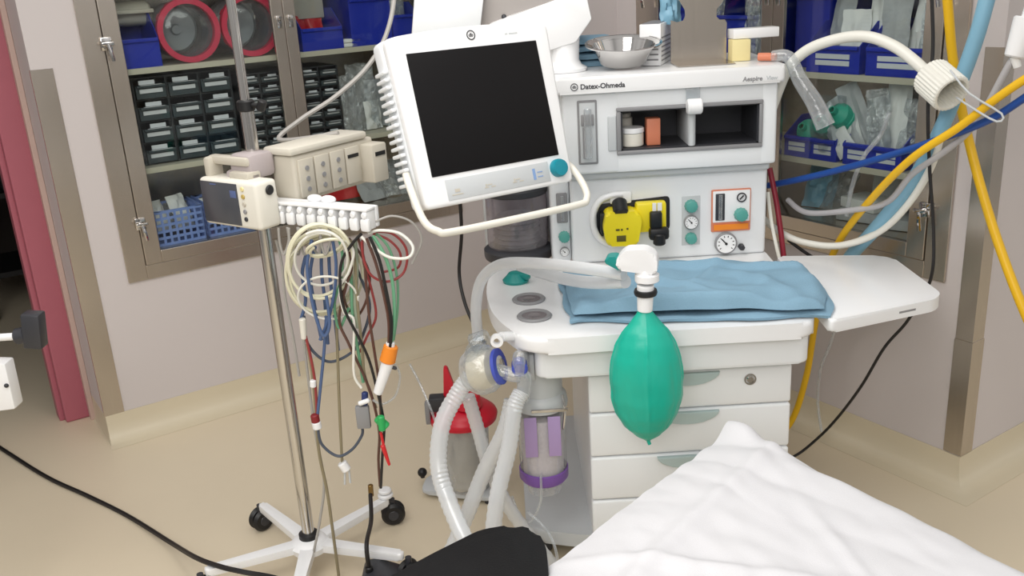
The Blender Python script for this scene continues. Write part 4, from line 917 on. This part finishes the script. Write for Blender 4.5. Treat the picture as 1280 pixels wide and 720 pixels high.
cable(P([(467, 278), (490, 270), (515, 278), (527, 300), (515, 330)], 2.43), .003, cable_g, 'thin grey cable arching out beyond the comb end', group=GC)
cable(P([(463, 290), (490, 292), (508, 312), (505, 340), (485, 352), (465, 345), (455, 325), (452, 302)], [2.43, 2.43, 2.44, 2.44, 2.43, 2.42, 2.42, 2.42]), .0035, cable_r, 'dull red cable looped beyond the comb end', group=GC)
cable(P([(453, 300), (455, 330), (464, 360), (470, 395), (459, 420), (450, 440)], 2.46), .0035, cable_r, 'dull red cable hanging straight inside the bunch', group=GC)
cable(P([(466, 295), (480, 318), (490, 350), (493, 390), (490, 425), (486, 445)], 2.40), .0048, cable_gr, 'pale green cable hanging at the right of the bunch to the orange clip', group=GC)
cable(P([(462, 296), (474, 325), (482, 360), (489, 400), (488, 430), (485, 446)], 2.39), .0045, cable_k, 'black cable hanging to the orange clip', group=GC)
cable(P([(458, 298), (470, 330), (480, 370), (486, 405), (485, 445)], 2.395), .0042, cable_br, 'brown cable beside the black one above the orange clip', group=GC)
cable(P([(452, 292), (440, 305), (428, 325), (425, 350), (430, 385), (450, 425), (462, 452), (472, 490), (480, 530), (478, 570), (476, 610)], 2.42), .004, cable_k, 'black cable swinging left then down past the green clip', group=GC)
cable(P([(430, 300), (440, 330), (432, 360), (424, 400), (436, 430), (455, 470), (466, 500), (474, 540), (473, 575), (475, 608)], 2.44), .004, cable_br, 'brown cable winding down past the green clip to the caster', group=GC)
cable(P([(438, 300), (444, 330), (446, 370), (450, 410), (453, 440), (456, 470), (470, 510)], 2.45), .0042, cable_t, 'olive cable hanging down the middle of the bunch', group=GC)
cable(P([(432, 300), (442, 315), (436, 340), (425, 360), (430, 390), (442, 400), (442, 440), (443, 470), (452, 485)], 2.43), .0038, tube_w, 'white cable dropping to the grey sensor box', group=GC)
cable(P([(438, 310), (439, 350), (441, 400), (448, 440), (454, 478)], 2.455), .0045, cable_gr, 'pale green cable dropping to the grey sensor box', group=GC)
for i, (x0, x1, x2, y2, lb) in enumerate(((386, 378, 376, 400, 'leftmost slate blue cable under the cream coil'), (394, 388, 402, 425, 'slate blue cable second from the left under the coil'), (402, 402, 410, 430, 'slate blue cable third from the left under the coil'), (411, 412, 423, 438, 'rightmost slate blue cable under the cream coil'))):
    cable(P([(x0, 308), (x1, 340), (x1 + 4, 375), (x2, y2)], 2.50 + .01 * i), .0048, cable_bl, lb, group=GC)
cable(P([(380, 395), (385, 430), (410, 452), (440, 440), (455, 415), (462, 380), (448, 340), (440, 320)], 2.49), .0042, mat('dark slate cable', (74, 82, 96), .45), 'dark slate cable sagging in a wide loop below the coil', group=GC)
cable(P([(408, 395), (405, 440), (401, 480), (397, 520), (396, 530)], 2.47), .0045, cable_bl, 'slate blue cable hanging to the white and red plug', group=GC)
cable(P([(397, 532), (402, 555), (422, 570), (440, 562), (452, 545), (453, 535)], 2.46), .0042, mat('dark slate cable', (74, 82, 96)), 'dark slate cable loop joining the red plug and the grey sensor box', group=GC)
cable(P([(420, 390), (422, 440), (424, 500), (426, 545), (428, 580)], 2.48), .0042, cable_t, 'olive cable hanging straight to the white plug', group=GC)
cable(P([(384, 430), (392, 480), (398, 560), (408, 610), (414, 650), (424, 725)], 2.54), .0048, cable_t, 'olive cable running down beside the pole to the floor', group=GC)
cable(P([(378, 410), (385, 470), (394, 540), (405, 600), (400, 650), (392, 690)], 2.56), .004, cable_g, 'grey cable running down close beside the pole', group=GC)
cable(P([(378, 405), (388, 445), (394, 480), (396, 515)], 2.475), .004, cable_r, 'dull red cable hanging to the red plug beside the pole', group=GC)
cable(P([(345, 300), (352, 330), (356, 370), (366, 420), (374, 470)], 2.585), .004, cable_g, 'grey cable hanging against the upper pole', group=GC)
for i in range(5):
    x = 348 + i * 13
    cable(P([(x, 285), (x + 2, 305), (x + (12 if i % 2 else 7), 318), (x + 13, 300), (x + 11, 284)], 2.52 - i * .02), .0035, cable_g, ('first', 'second', 'third', 'fourth', 'fifth')[i] + ' small grey cable loop below the comb, counted from the pole', group='short grey loops under the comb')
cable(coil(404, 343, 49, 50, 2.49, 1.3, .08, -2.2, .02, (2, 2)), .0042, cable_w, 'cream cable in the widest coil, nearest the pole', group=GC)
cable(coil(400, 322, 34, 34, 2.43, 1.2, .3, -2.4, .03, (2, 2)), .0036, tube_w, 'white cable in the tight round loop inside the cream coil', group=GC)
for i, (pl, r_, m_, lb) in enumerate((
    ([(390, 300), (384, 330), (388, 365), (396, 400), (405, 420), (412, 405), (408, 370)], .0046, cable_bl, 'slate blue cable folded into a long narrow loop'),
    ([(416, 302), (420, 330), (418, 365), (410, 400), (400, 425)], .0044, cable_bl, 'slate blue cable slanting left at the foot of the loops'),
    ([(424, 300), (428, 320), (426, 350), (418, 380), (424, 410), (436, 385)], .004, cable_gr, 'pale green cable curled inside the cream coil'),
    ([(436, 298), (452, 320), (462, 345), (458, 375), (446, 395), (432, 380), (428, 350)], .0036, cable_br, 'brown cable looped in the middle of the bunch'),
    ([(447, 296), (455, 325), (458, 360), (462, 400), (468, 440), (474, 480), (476, 520)], .004, cable_br, 'brown cable dropping straight to the green clip'),
    ([(470, 292), (486, 310), (496, 345), (497, 385), (492, 425)], .0036, cable_gr, 'thin pale green cable outermost on the right of the bunch'),
    ([(444, 300), (446, 340), (444, 380), (448, 410)], .0055, mat('grey green sheath', (150, 160, 140), .5), 'thick grey green cable in the middle of the bunch'),
    ([(466, 292), (486, 300), (500, 316), (498, 334), (480, 340)], .0034, cable_r, 'short dull red loop inside the white oval loop'),
    ([(492, 452), (500, 470), (494, 495), (478, 505), (466, 500)], .003, clear2_m, 'thin clear lead curling by the white cable plug'))):
    cable(P(pl, 2.43 + .012 * (i % 4)), r_, m_, lb, group=GC)
# connectors
def conn(name, pts_b, label, cat, parts):
    t = thing(name, label, cat, I4, pts_b)
    for (nm, mb, m_) in parts: mb.build(nm, m_, t)
    return t
def seg(x0, y0, x1, y1, b, r0, r1=None, n=14, bev=.003): b *= KB; f = MB(); f.cyl(at_b(x0, y0, b), at_b(x1, y1, b), r0, r1, n, bev); return f
conn('cable_connector', at_b(483, 460, 2.40), 'white cable plug with an orange collar hanging below the comb', 'connector', [('collar', seg(489, 432, 484, 452, 2.40, .020, .022), orange_m), ('plug', seg(485, 452, 472, 492, 2.40, .017, .013), white2_m), ('top_cap', seg(488, 427, 488, 434, 2.40, .012), white2_m), ('side_tab', seg(487, 458, 496, 461, 2.40, .005), dark_m)])
f = MB(); c_ = at_b(454, 521, 2.44 * KB); f.box(c_.x - .019, c_.x + .019, c_.y - .009, c_.y + .009, c_.z - .034, c_.z + .034, .004)
conn('sensor_box', c_, 'grey flat sensor block hanging at the middle of the cables', 'sensor', [('block', f, grey_m), ('strain_relief', seg(456, 490, 456, 506, 2.44, .009), mat('navy sleeve', (40, 56, 110), .5)), ('clip', seg(448, 505, 462, 500, 2.43, .007), white2_m)])
conn('cable_clip', at_b(476, 530, 2.405), 'small green clip gripping the brown and black cables', 'clip', [('jaw', seg(471, 522, 483, 534, 2.405, .012, .014), green_m), ('lever', seg(476, 520, 478, 538, 2.395, .010), green_m)])
conn('cable_clip', at_b(483, 570, 2.40), 'thin red clip dangling below the green clip', 'clip', [('jaw', seg(478, 556, 487, 582, 2.40, .007, .004), redbag_m), ('lead', seg(476, 540, 480, 560, 2.40, .004), redbag_m)])
conn('cable_plug', at_b(396, 528, 2.465), 'white plug with a dark red sleeve hanging beside the pole', 'plug', [('sleeve', seg(393, 518, 395, 528, 2.465, .012), mat('dark red sleeve', (130, 30, 36), .5)), ('plug', seg(395, 527, 397, 536, 2.465, .013), white2_m)])
conn('cable_plug', at_b(391, 480, 2.475), 'tiny white plug halfway down the dull red cable', 'plug', [('plug', seg(391, 475, 391.5, 484, 2.47, .009), white2_m)])
conn('cable_plug', at_b(430, 590, 2.475), 'white forked plug at the end of the olive cable', 'plug', [('head', seg(427, 578, 434, 588, 2.475, .014), white2_m), ('prong', seg(431, 586, 431, 606, 2.475, .003), lgrey_m), ('prong', seg(436, 586, 438, 604, 2.475, .003), lgrey_m)])
conn('cable_plug', at_b(379, 412, 2.49), 'white sleeve on the red cable below the coil', 'plug', [('sleeve', seg(378, 398, 380, 424, 2.475, .010, .008), ivory_m)])
pw = at_z(482, 621, .1085)
f = MB(); f.cyl(pw + V((0, 0, .0)), pw + V((0, 0, .014)), .026, n=20, bev=.004); f.cyl(pw + V((0, 0, .016)), pw + V((0, 0, .03)), .022, n=20, bev=.004)
g_ = MB(); g_.cyl(at_b(463, 606, pw.y), at_b(464, 620, pw.y), .009, n=12, bev=.002)
conn('cable_plug', pw, 'white ring plug resting on the right leg of the drip stand', 'plug', [('plug', f, white2_m), ('brass_pin', g_, mat('brass', (150, 120, 70), .35, .8))])
# foot pedal and its lead
q_ = at_z(476, 728, .04)
fp_ = thing('foot_pedal', 'dark grey foot pedal on the floor behind the black pad', 'pedal', I4, (q_.x, q_.y, 0))
f = MB(); f.prism(rounded([(-.09, .001), (.10, .001), (.10, .03), (-.03, .085), (-.07, .08)], .012), -.06, .06, .006, X=Matrix.Translation((q_.x + .02, q_.y, 0)) @ FRONT); f.build('body', dark_m, fp_)
f = MB(); f.cyl(V((q_.x - .03, q_.y, .07)), V((q_.x - .03, q_.y, .098)), .012, n=14, bev=.003); f.build('strain_relief', black_m, fp_)
e_ = V((q_.x - .03, q_.y, .09))
cable([at_b(463, 618, 2.66), at_b(464, 650, 2.55), e_ + V((0, .01, .08)), e_], .007, cable_k, 'black lead running down into the dark foot pedal')
# floor cable
fl = [(-60, 520), (10, 566), (60, 597), (110, 620), (160, 645), (210, 676), (260, 704), (300, 715), (350, 718)]
cable([at_z(x, y, .0085) for x, y in fl[:5]] + [at_z(213, 678, .03), at_z(245, 697, .10), at_z(275, 708, .122), at_z(305, 715, .122), at_z(350, 724, .08), at_z(400, 745, .02), at_z(440, 800, .009)], .008, cable_k, 'long black cable snaking over the beige floor to the drip stand')
# ceiling lead to the module
cable([at_b(540, -330, 3.0), at_b(500, -60, 3.0), at_b(487, 30, 2.95), at_b(462, 80, 2.9), at_b(420, 120, 2.85), at_b(375, 150, 2.8), at_b(350, 175, 2.75), MP @ V((.09, .25, 1.325))], .007, cable_g, 'pale grey lead sweeping down to the top of the module rack')
# black wall lead behind the machine
cable([at_b(574, 240, 3.6), at_b(577, 290, 3.6), at_b(574, 340, 3.6), at_b(580, 375, 3.55), at_b(592, 405, 3.5), at_b(612, 440, 3.45)], .007, cable_k, 'black lead hanging in front of the left wall behind the tall screen')

# ================================================================== HOSES ON THE RIGHT
cable([at_b(1172, -330, 2.73), at_b(1180, -70, 2.73), at_b(1186, 20, 2.73), at_b(1192, 80, 2.73), at_b(1205, 150, 2.72), at_b(1225, 230, 2.66), at_b(1250, 310, 2.58), at_b(1285, 400, 2.48), at_b(1330, 490, 2.4), at_b(1400, 640, 2.32), at_b(1480, 720, 2.3)], .0135, yellow_m, 'yellow hose dropping from above past the white cup to the right', 'hose', n=12, name='gas_hose')
cable([at_b(1560, -40, 2.0), at_b(1400, 36, 2.2), at_b(1300, 88, 2.35), at_b(1250, 120, 2.42), at_b(1200, 158, 2.5), at_b(1140, 198, 2.6), at_b(1090, 248, 2.75), at_b(1050, 300, 2.95), at_b(1030, 350, 3.05), at_b(1018, 410, 3.06), at_b(1008, 470, 3.08), at_b(990, 525, 3.1), at_b(960, 560, 3.1)], .0115, yellow_m, 'yellow hose crossing diagonally behind the machine and down beside its drawers', 'hose', n=12, name='gas_hose')
cable([at_b(1290, -330, 2.62), at_b(1245, -60, 2.62), at_b(1228, 20, 2.62), at_b(1205, 90, 2.64), at_b(1170, 175, 2.68), at_b(1135, 235, 2.74), at_b(1095, 285, 2.84), at_b(1060, 325, 2.95), at_b(1040, 370, 3.05)], .0215, lblue_m, 'thick pale blue hose coming down behind the white cup', 'hose', n=14, name='gas_hose')
cable([at_b(1180, 150, 2.66), at_b(1165, 205, 2.68), at_b(1135, 255, 2.74), at_b(1098, 290, 2.82), at_b(1050, 307, 2.9), at_b(1005, 303, 2.98), at_b(975, 290, 3.05), at_b(950, 270, 3.15)], .0115, tube_w, 'white hose hanging in a long curve to the machine back', 'hose', n=12, name='gas_hose')
cable([at_b(1560, -20, 2.02), at_b(1400, 54, 2.2), at_b(1300, 110, 2.36), at_b(1240, 148, 2.46), at_b(1180, 172, 2.58), at_b(1120, 192, 2.7), at_b(1050, 212, 2.86), at_b(1000, 224, 2.98), at_b(960, 232, 3.1)], .0105, navy_m, 'deep blue cable sagging across the right cabinet to the machine', n=12)
cable([at_b(1290, 40, 2.5), at_b(1262, 80, 2.5), at_b(1232, 135, 2.52), at_b(1210, 165, 2.54), at_b(1180, 190, 2.58), at_b(1140, 218, 2.64), at_b(1110, 252, 2.72), at_b(1070, 262, 2.8), at_b(1010, 266, 2.95), at_b(985, 250, 3.05)], .009, mat('translucent grey hose', (190, 188, 190), .35, alpha=.75), 'grey translucent hose leading from the white cuff down to the machine', 'hose', n=12, name='suction_hose')
cable([at_b(1112, 140, 3.02), at_b(1100, 170, 3.02), at_b(1080, 195, 3.03), at_b(1066, 230, 3.04), at_b(1058, 270, 3.04)], .0075, clear2_m, 'clear slender tube hanging in front of the lower blue bins', 'tube', name='tube')
cable([at_b(1160, -330, 2.66), at_b(1164, -40, 2.66), at_b(1166, 60, 2.66), at_b(1160, 130, 2.66), at_b(1162, 210, 2.66), at_b(1167, 290, 2.66), at_b(1163, 350, 2.66), at_b(1135, 400, 2.72), at_b(1105, 435, 2.78), at_b(1075, 485, 2.86), at_b(1040, 530, 2.98), at_b(1008, 560, 3.02), at_b(990, 572, 3.0)], .005, cable_k, 'thin black cable dropping past the right cabinet and under the side shelf')
cable([at_b(1046, 400, 3.1), at_b(1038, 430, 3.1), at_b(1026, 460, 3.1), at_b(1022, 500, 3.1), at_b(1027, 540, 3.05)], .005, clear2_m, 'thin clear tube hanging beside the yellow hose under the side shelf', 'tube', name='tube')
cable([at_b(962, 210, 3.06), at_b(970, 250, 3.03), at_b(976, 290, 3.0), at_b(980, 325, 2.98)], .009, mat('maroon hose', (140, 28, 48), .4), 'maroon hose hanging down the right side of the machine', 'hose', n=10, name='gas_hose')
cable([at_b(960, 240, 3.0), at_b(964, 275, 2.98), at_b(971, 310, 2.96), at_b(976, 330, 2.95)], .006, tube_w, 'thin white hose beside the maroon hose on the machine side', 'hose', name='gas_hose')
cable([at_b(985, 300, 3.12), at_b(1010, 318, 3.1), at_b(1040, 335, 3.1)], .006, cable_k, 'short black cable behind the side shelf')
# white cuff with tape on grey hose
t = thing('hose_cuff', 'white taped cuff at the top of the grey translucent hose', 'cuff', I4, at_b(1272, 65, 2.5))
f = MB(); f.tube([at_b(1400, -330, 2.49), at_b(1320, -90, 2.49), at_b(1284, 24, 2.49)], .016, 12); f.cyl(at_b(1285, 22, 2.49), at_b(1268, 72, 2.49), .034, .026, n=20, bev=.004); f.build('sleeve', white2_m, t)
f = MB(); f.cyl(at_b(1268, 70, 2.49), at_b(1272, 84, 2.485), .012, .010, n=14); f.build('tape_end', paper_m, t)
# bent white arm with ribbed cup
t = thing('bent_arm', 'curved white tube arm ending in a ribbed cup with wire prongs', 'arm', I4, at_b(985, 85, 2.98))
f = MB(); f.tube([at_b(960, 150, 3.02), at_b(975, 108, 3.0), at_b(988, 82, 2.97), at_b(1012, 61, 2.92), at_b(1050, 48, 2.86), at_b(1085, 46, 2.8), at_b(1118, 58, 2.74), at_b(1145, 78, 2.68), at_b(1166, 98, 2.64)], .0165, 16); f.build('tube', tube_w, t)
c0_, c1_ = at_b(1160, 92, 2.64), at_b(1190, 118, 2.54)
ax = (c1_ - c0_); Lq = ax.length; q = ax.to_track_quat('Z', 'Y').to_matrix().to_4x4(); q.translation = c0_
f = MB(); f.lathe([(0, 0), (.03, 0), (.046, .012), (.052, .018), (.052, Lq - .004), (.048, Lq), (.042, Lq), (.042, .03), (0, .03)], X=q, n=64, fn=lambda c: V((c.x * (1 + (.045 if int(round(math.atan2(c.y, c.x) / (2 * pi / 64))) % 2 else 0)), c.y * (1 + (.045 if int(round(math.atan2(c.y, c.x) / (2 * pi / 64))) % 2 else 0)), c.z))); f.build('ribbed_cup', tube_w, t)
f = MB(); f.tube([at_b(1188, 88, 2.545), at_b(1212, 117, 2.46), at_b(1252, 142, 2.40), at_b(1246, 152, 2.40), at_b(1214, 134, 2.46), at_b(1196, 122, 2.53)], .0028, 8, sub=3); f.build('wire_prong', lgrey_m, t)
f = MB(); f.lathe([(0, .034), (.02, .034), (.026, .045), (.03, .05)], X=q, n=24); f.build('bulb_socket', putty_m, t)

# ================================================================== BED, SHEET, PAD
K, Lp, Rp = at_z(925, 532, .68), at_z(690, 712, .68), at_z(1280, 712, .68)
e1, e2 = (Lp - K).normalized(), (Rp - K).normalized()
bd = thing('operating_table', 'operating table hidden under the white sheet', 'bed', I4, (.35, 1.0, 0))
def skew(u, v, z): q = K + e1 * u + e2 * v; return V((q.x, q.y, z))
def skewbox(mb, u0, u1, v0, v1, z0, z1, bev=.01):
    t = bmesh.new(); pts = [skew(u0, v0, 0), skew(u1, v0, 0), skew(u1, v1, 0), skew(u0, v1, 0)]
    mb.prism(rounded([(p.x, p.y) for p in pts], .03), z0, z1, bev)
f = MB(); skewbox(f, .05, .62, .05, 1.7, .57, .655, .02); f.build('mattress', pad_m, bd)
f = MB(); skewbox(f, .06, .6, .08, 1.68, .53, .569); f.build('frame', steel_m, bd)
f = MB(); skewbox(f, .25, .45, .7, 1.0, .06, .529); f.build('pedestal', steel_m, bd)
f = MB(); skewbox(f, .1, .6, .5, 1.3, .002, .06); f.build('base', lgrey_m, bd)
def sheet(u, v):
    U, Vv = -.012 + u * .85, -.012 + v * 1.35
    top = .70
    q = skew(U, Vv, 0)
    n = noise.noise(V((q.x * 2.2, q.y * 2.2, 5.)))
    z = top + .012 * n
    # end drop along the K-L edge (small Vv): soft slope and a pressed crease
    d = Vv + .012 + .02 * noise.noise(V((U * 5, 2., 1.)))
    if d < .12: z -= .028 * (1 - d / .12) ** 1.5
    z += .010 * math.exp(-((Vv - .125 - .06 * U) / .024) ** 2)
    # side drop along K-R
    d2 = U + .012
    if d2 < .07: z -= .05 * (1 - d2 / .07) ** 2
    z += .010 * abs(noise.noise(V((U * 9 + Vv * 3, Vv * 2.5 - U * 2, 9.)))) + .004 * noise.noise(V((U * 22, Vv * 14, 3.)))
    for (a, b, s_, amp) in ((.50, .25, .8, .012), (.56, .31, .75, .010), (.30, .55, -.5, .008), (.22, .8, -.35, .008)):
        l = (U - a) + s_ * (Vv - b); z += amp * math.exp(-(l / .020) ** 2) * math.exp(-((Vv - b) / .22) ** 2)
    # peaked corner flap
    rr = ((U) ** 2 + (Vv) ** 2) ** .5
    z += .034 * math.exp(-(rr / .075) ** 4)
    q.z = z
    return q
f = MB(); f.grid(sheet, 140, 220, .003)
# hanging hems on the two visible edges
def hem1(u, v):
    q = sheet(u, 0); o = -e2 * (.012 * v + .01 * sin(u * 14) * v); return V((q.x + o.x, q.y + o.y, q.z - v * .045 - .02 * v * noise.noise(V((u * 4, 0, 0)))))
def hem2(u, v):
    q = sheet(0, u); o = -e1 * (.012 * v + .012 * sin(u * 18) * v); return V((q.x + o.x, q.y + o.y, q.z - v * .16))
f.grid(hem1, 80, 6, .003); f.grid(hem2, 120, 10, .003)
tag(f.build('bed_sheet', sheet_m), 'rumpled white cotton sheet covering the bed in the foreground', 'sheet')
pdz = .70
pp = [at_z(x, y, pdz) for x, y in ((485, 722), (540, 692), (600, 662), (642, 655), (672, 663), (683, 684), (686, 722), (686, 790), (400, 790), (430, 750))]
ab_ = thing('arm_board', 'black padded arm board in the foreground beside the white sheet', 'arm board', I4, (pp[0].x + .1, pp[0].y, .6))
f = MB(); f.prism(rounded([(p.x, p.y) for p in pp], .02, 3), pdz - .05, pdz, .014, 4); f.build('pad', pad_m, ab_)
f = MB(); f.tube([V((p.x, p.y, pdz - .014)) for p in [pp[3].lerp(pp[4], .6), pp[4].lerp(pp[5], .5), pp[5].lerp(pp[6], .5), pp[6].lerp(pp[7], .5)]], .0022, 6); f.build('stitched_seam', grey_m, ab_)
cc = sum((p for p in pp), V((0, 0, 0))) / len(pp)
f = MB(); f.prism([(cc.x + (p.x - cc.x) * .9, cc.y + (p.y - cc.y) * .9) for p in pp], pdz - .064, pdz - .0505, .003); f.build('board', dark_m, ab_)
f = MB(); f.cyl((cc.x, cc.y, .0), (cc.x, cc.y, pdz - .064), .018, n=16); f.cyl((cc.x, cc.y, 0), (cc.x, cc.y, .02), .12, n=32, bev=.006); f.build('support_post', steel_h, ab_)

# ================================================================== LEFT EDGE STAND
ls = thing('equipment_stand', 'clamp with dark knob on a white rod at the left edge of the photo', 'stand', I4, (-1.45, 2.4, 0))
bb = 2.3
sp = at_b(-95, 430, bb)
f = MB(); f.cyl((sp.x, sp.y, .05), (sp.x, sp.y, 1.2), .016, n=18); f.cyl((sp.x, sp.y, .0), (sp.x, sp.y, .05), .16, .15, n=32, bev=.01); f.build('post', steel_h, ls)
f = MB(); f.tube([V((sp.x, sp.y, at_b(-95, 428, bb).z)), at_b(26, 420, bb)], .010, 12, spline=False); f.build('rod', white2_m, ls)
f = MB(); f.cyl(at_b(20, 421, bb), at_b(34, 418, bb), .022, n=18, bev=.004); k0 = at_b(43, 412, bb)
f.box(-.024, .024, -.022, .022, -.048, .048, .006, X=Matrix.Translation(k0) @ Matrix.Rotation(.12, 4, 'Y')); f.build('clamp_knob', dark_m, ls)
f = MB(); w0, w1, w2, w3 = at_b(-80, 452, bb), at_b(6, 455, bb), at_b(19, 512, bb), at_b(-80, 525, bb)
quadbox(f, [w0, w1, w2, w3], V((0, .05, 0))); f.build('white_box', white2_m, ls)
f = MB(); f.sph(at_b(8, 482, bb - .001), .006); f.build('screw', dark_m, ls)
# dark clutter in the unlit hall
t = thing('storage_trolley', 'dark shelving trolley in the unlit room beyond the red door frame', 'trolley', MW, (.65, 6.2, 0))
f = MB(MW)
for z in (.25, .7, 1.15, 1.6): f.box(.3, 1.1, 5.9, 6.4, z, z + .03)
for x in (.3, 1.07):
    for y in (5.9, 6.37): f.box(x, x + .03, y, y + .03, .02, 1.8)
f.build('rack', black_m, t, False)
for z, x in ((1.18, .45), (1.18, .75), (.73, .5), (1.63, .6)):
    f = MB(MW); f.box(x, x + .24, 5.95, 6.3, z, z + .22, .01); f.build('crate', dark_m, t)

# ================================================================== LIGHT
def area(loc, tgt, sx, sy, e, col=(1, 1, 1)):
    l = bpy.data.lights.new('ceiling_panel', 'AREA'); l.shape = 'RECTANGLE'; l.size = sx; l.size_y = sy; l.energy = e; l.color = col
    o = bpy.data.objects.new('ceiling_panel', l); COL.objects.link(o); o.location = loc
    o.rotation_euler = (V(tgt) - V(loc)).to_track_quat('-Z', 'Y').to_euler()
area((-.9, .9, 2.75), (-.9, 1.3, 0), 1.4, 1.2, 26, (1, .97, .93))
area((-.1, 2.2, 2.75), (-.1, 2.2, 0), 1.2, .8, 16, (1, .97, .93))
area((-.4, -1.2, 2.75), (-.2, 1.0, .6), 1.8, 1.2, 46, (1, .97, .94))
wd = bpy.data.worlds.new('room'); SC.world = wd; wd.use_nodes = True
nt = wd.node_tree; bgn = nt.nodes['Background']; tcw = nt.nodes.new('ShaderNodeTexCoord')
sx = nt.nodes.new('ShaderNodeSeparateXYZ'); nt.links.new(tcw.outputs['Generated'], sx.inputs[0])
rp = nt.nodes.new('ShaderNodeValToRGB'); el_ = rp.color_ramp.elements          # made-up stand-in for the unseen room, banded by height to vary steel reflections
for p_, c_w in ((0.0, .26), (.40, .26), (.47, .46), (.53, .30), (.60, .55), (.70, .62), (1.0, .72)):
    e = el_.new(p_) if p_ not in (0.0, 1.0) else el_[0 if p_ == 0 else -1]; e.color = (c_w, c_w * .975, c_w * .95, 1)
mr_ = nt.nodes.new('ShaderNodeMapRange'); mr_.inputs['From Min'].default_value = -1; nt.links.new(sx.outputs['Z'], mr_.inputs['Value']); nt.links.new(mr_.outputs[0], rp.inputs[0])
nw = nt.nodes.new('ShaderNodeTexNoise'); nw.inputs['Scale'].default_value = 1.8; nt.links.new(tcw.outputs['Generated'], nw.inputs['Vector'])
m_w = nt.nodes.new('ShaderNodeMapRange'); m_w.inputs['From Min'].default_value = .3; m_w.inputs['From Max'].default_value = .7; m_w.inputs['To Min'].default_value = .45; m_w.inputs['To Max'].default_value = 1.55; nt.links.new(nw.outputs['Fac'], m_w.inputs['Value'])  # patchy surroundings invented to give the steel uneven reflections
nt.links.new(rp.outputs[0], bgn.inputs['Color']); nt.links.new(m_w.outputs[0], bgn.inputs['Strength'])
SC.view_settings.view_transform = 'Standard'; SC.view_settings.look = 'None'; SC.view_settings.gamma = 1; SC.view_settings.use_curve_mapping = False
SC.view_settings.exposure = 0.0
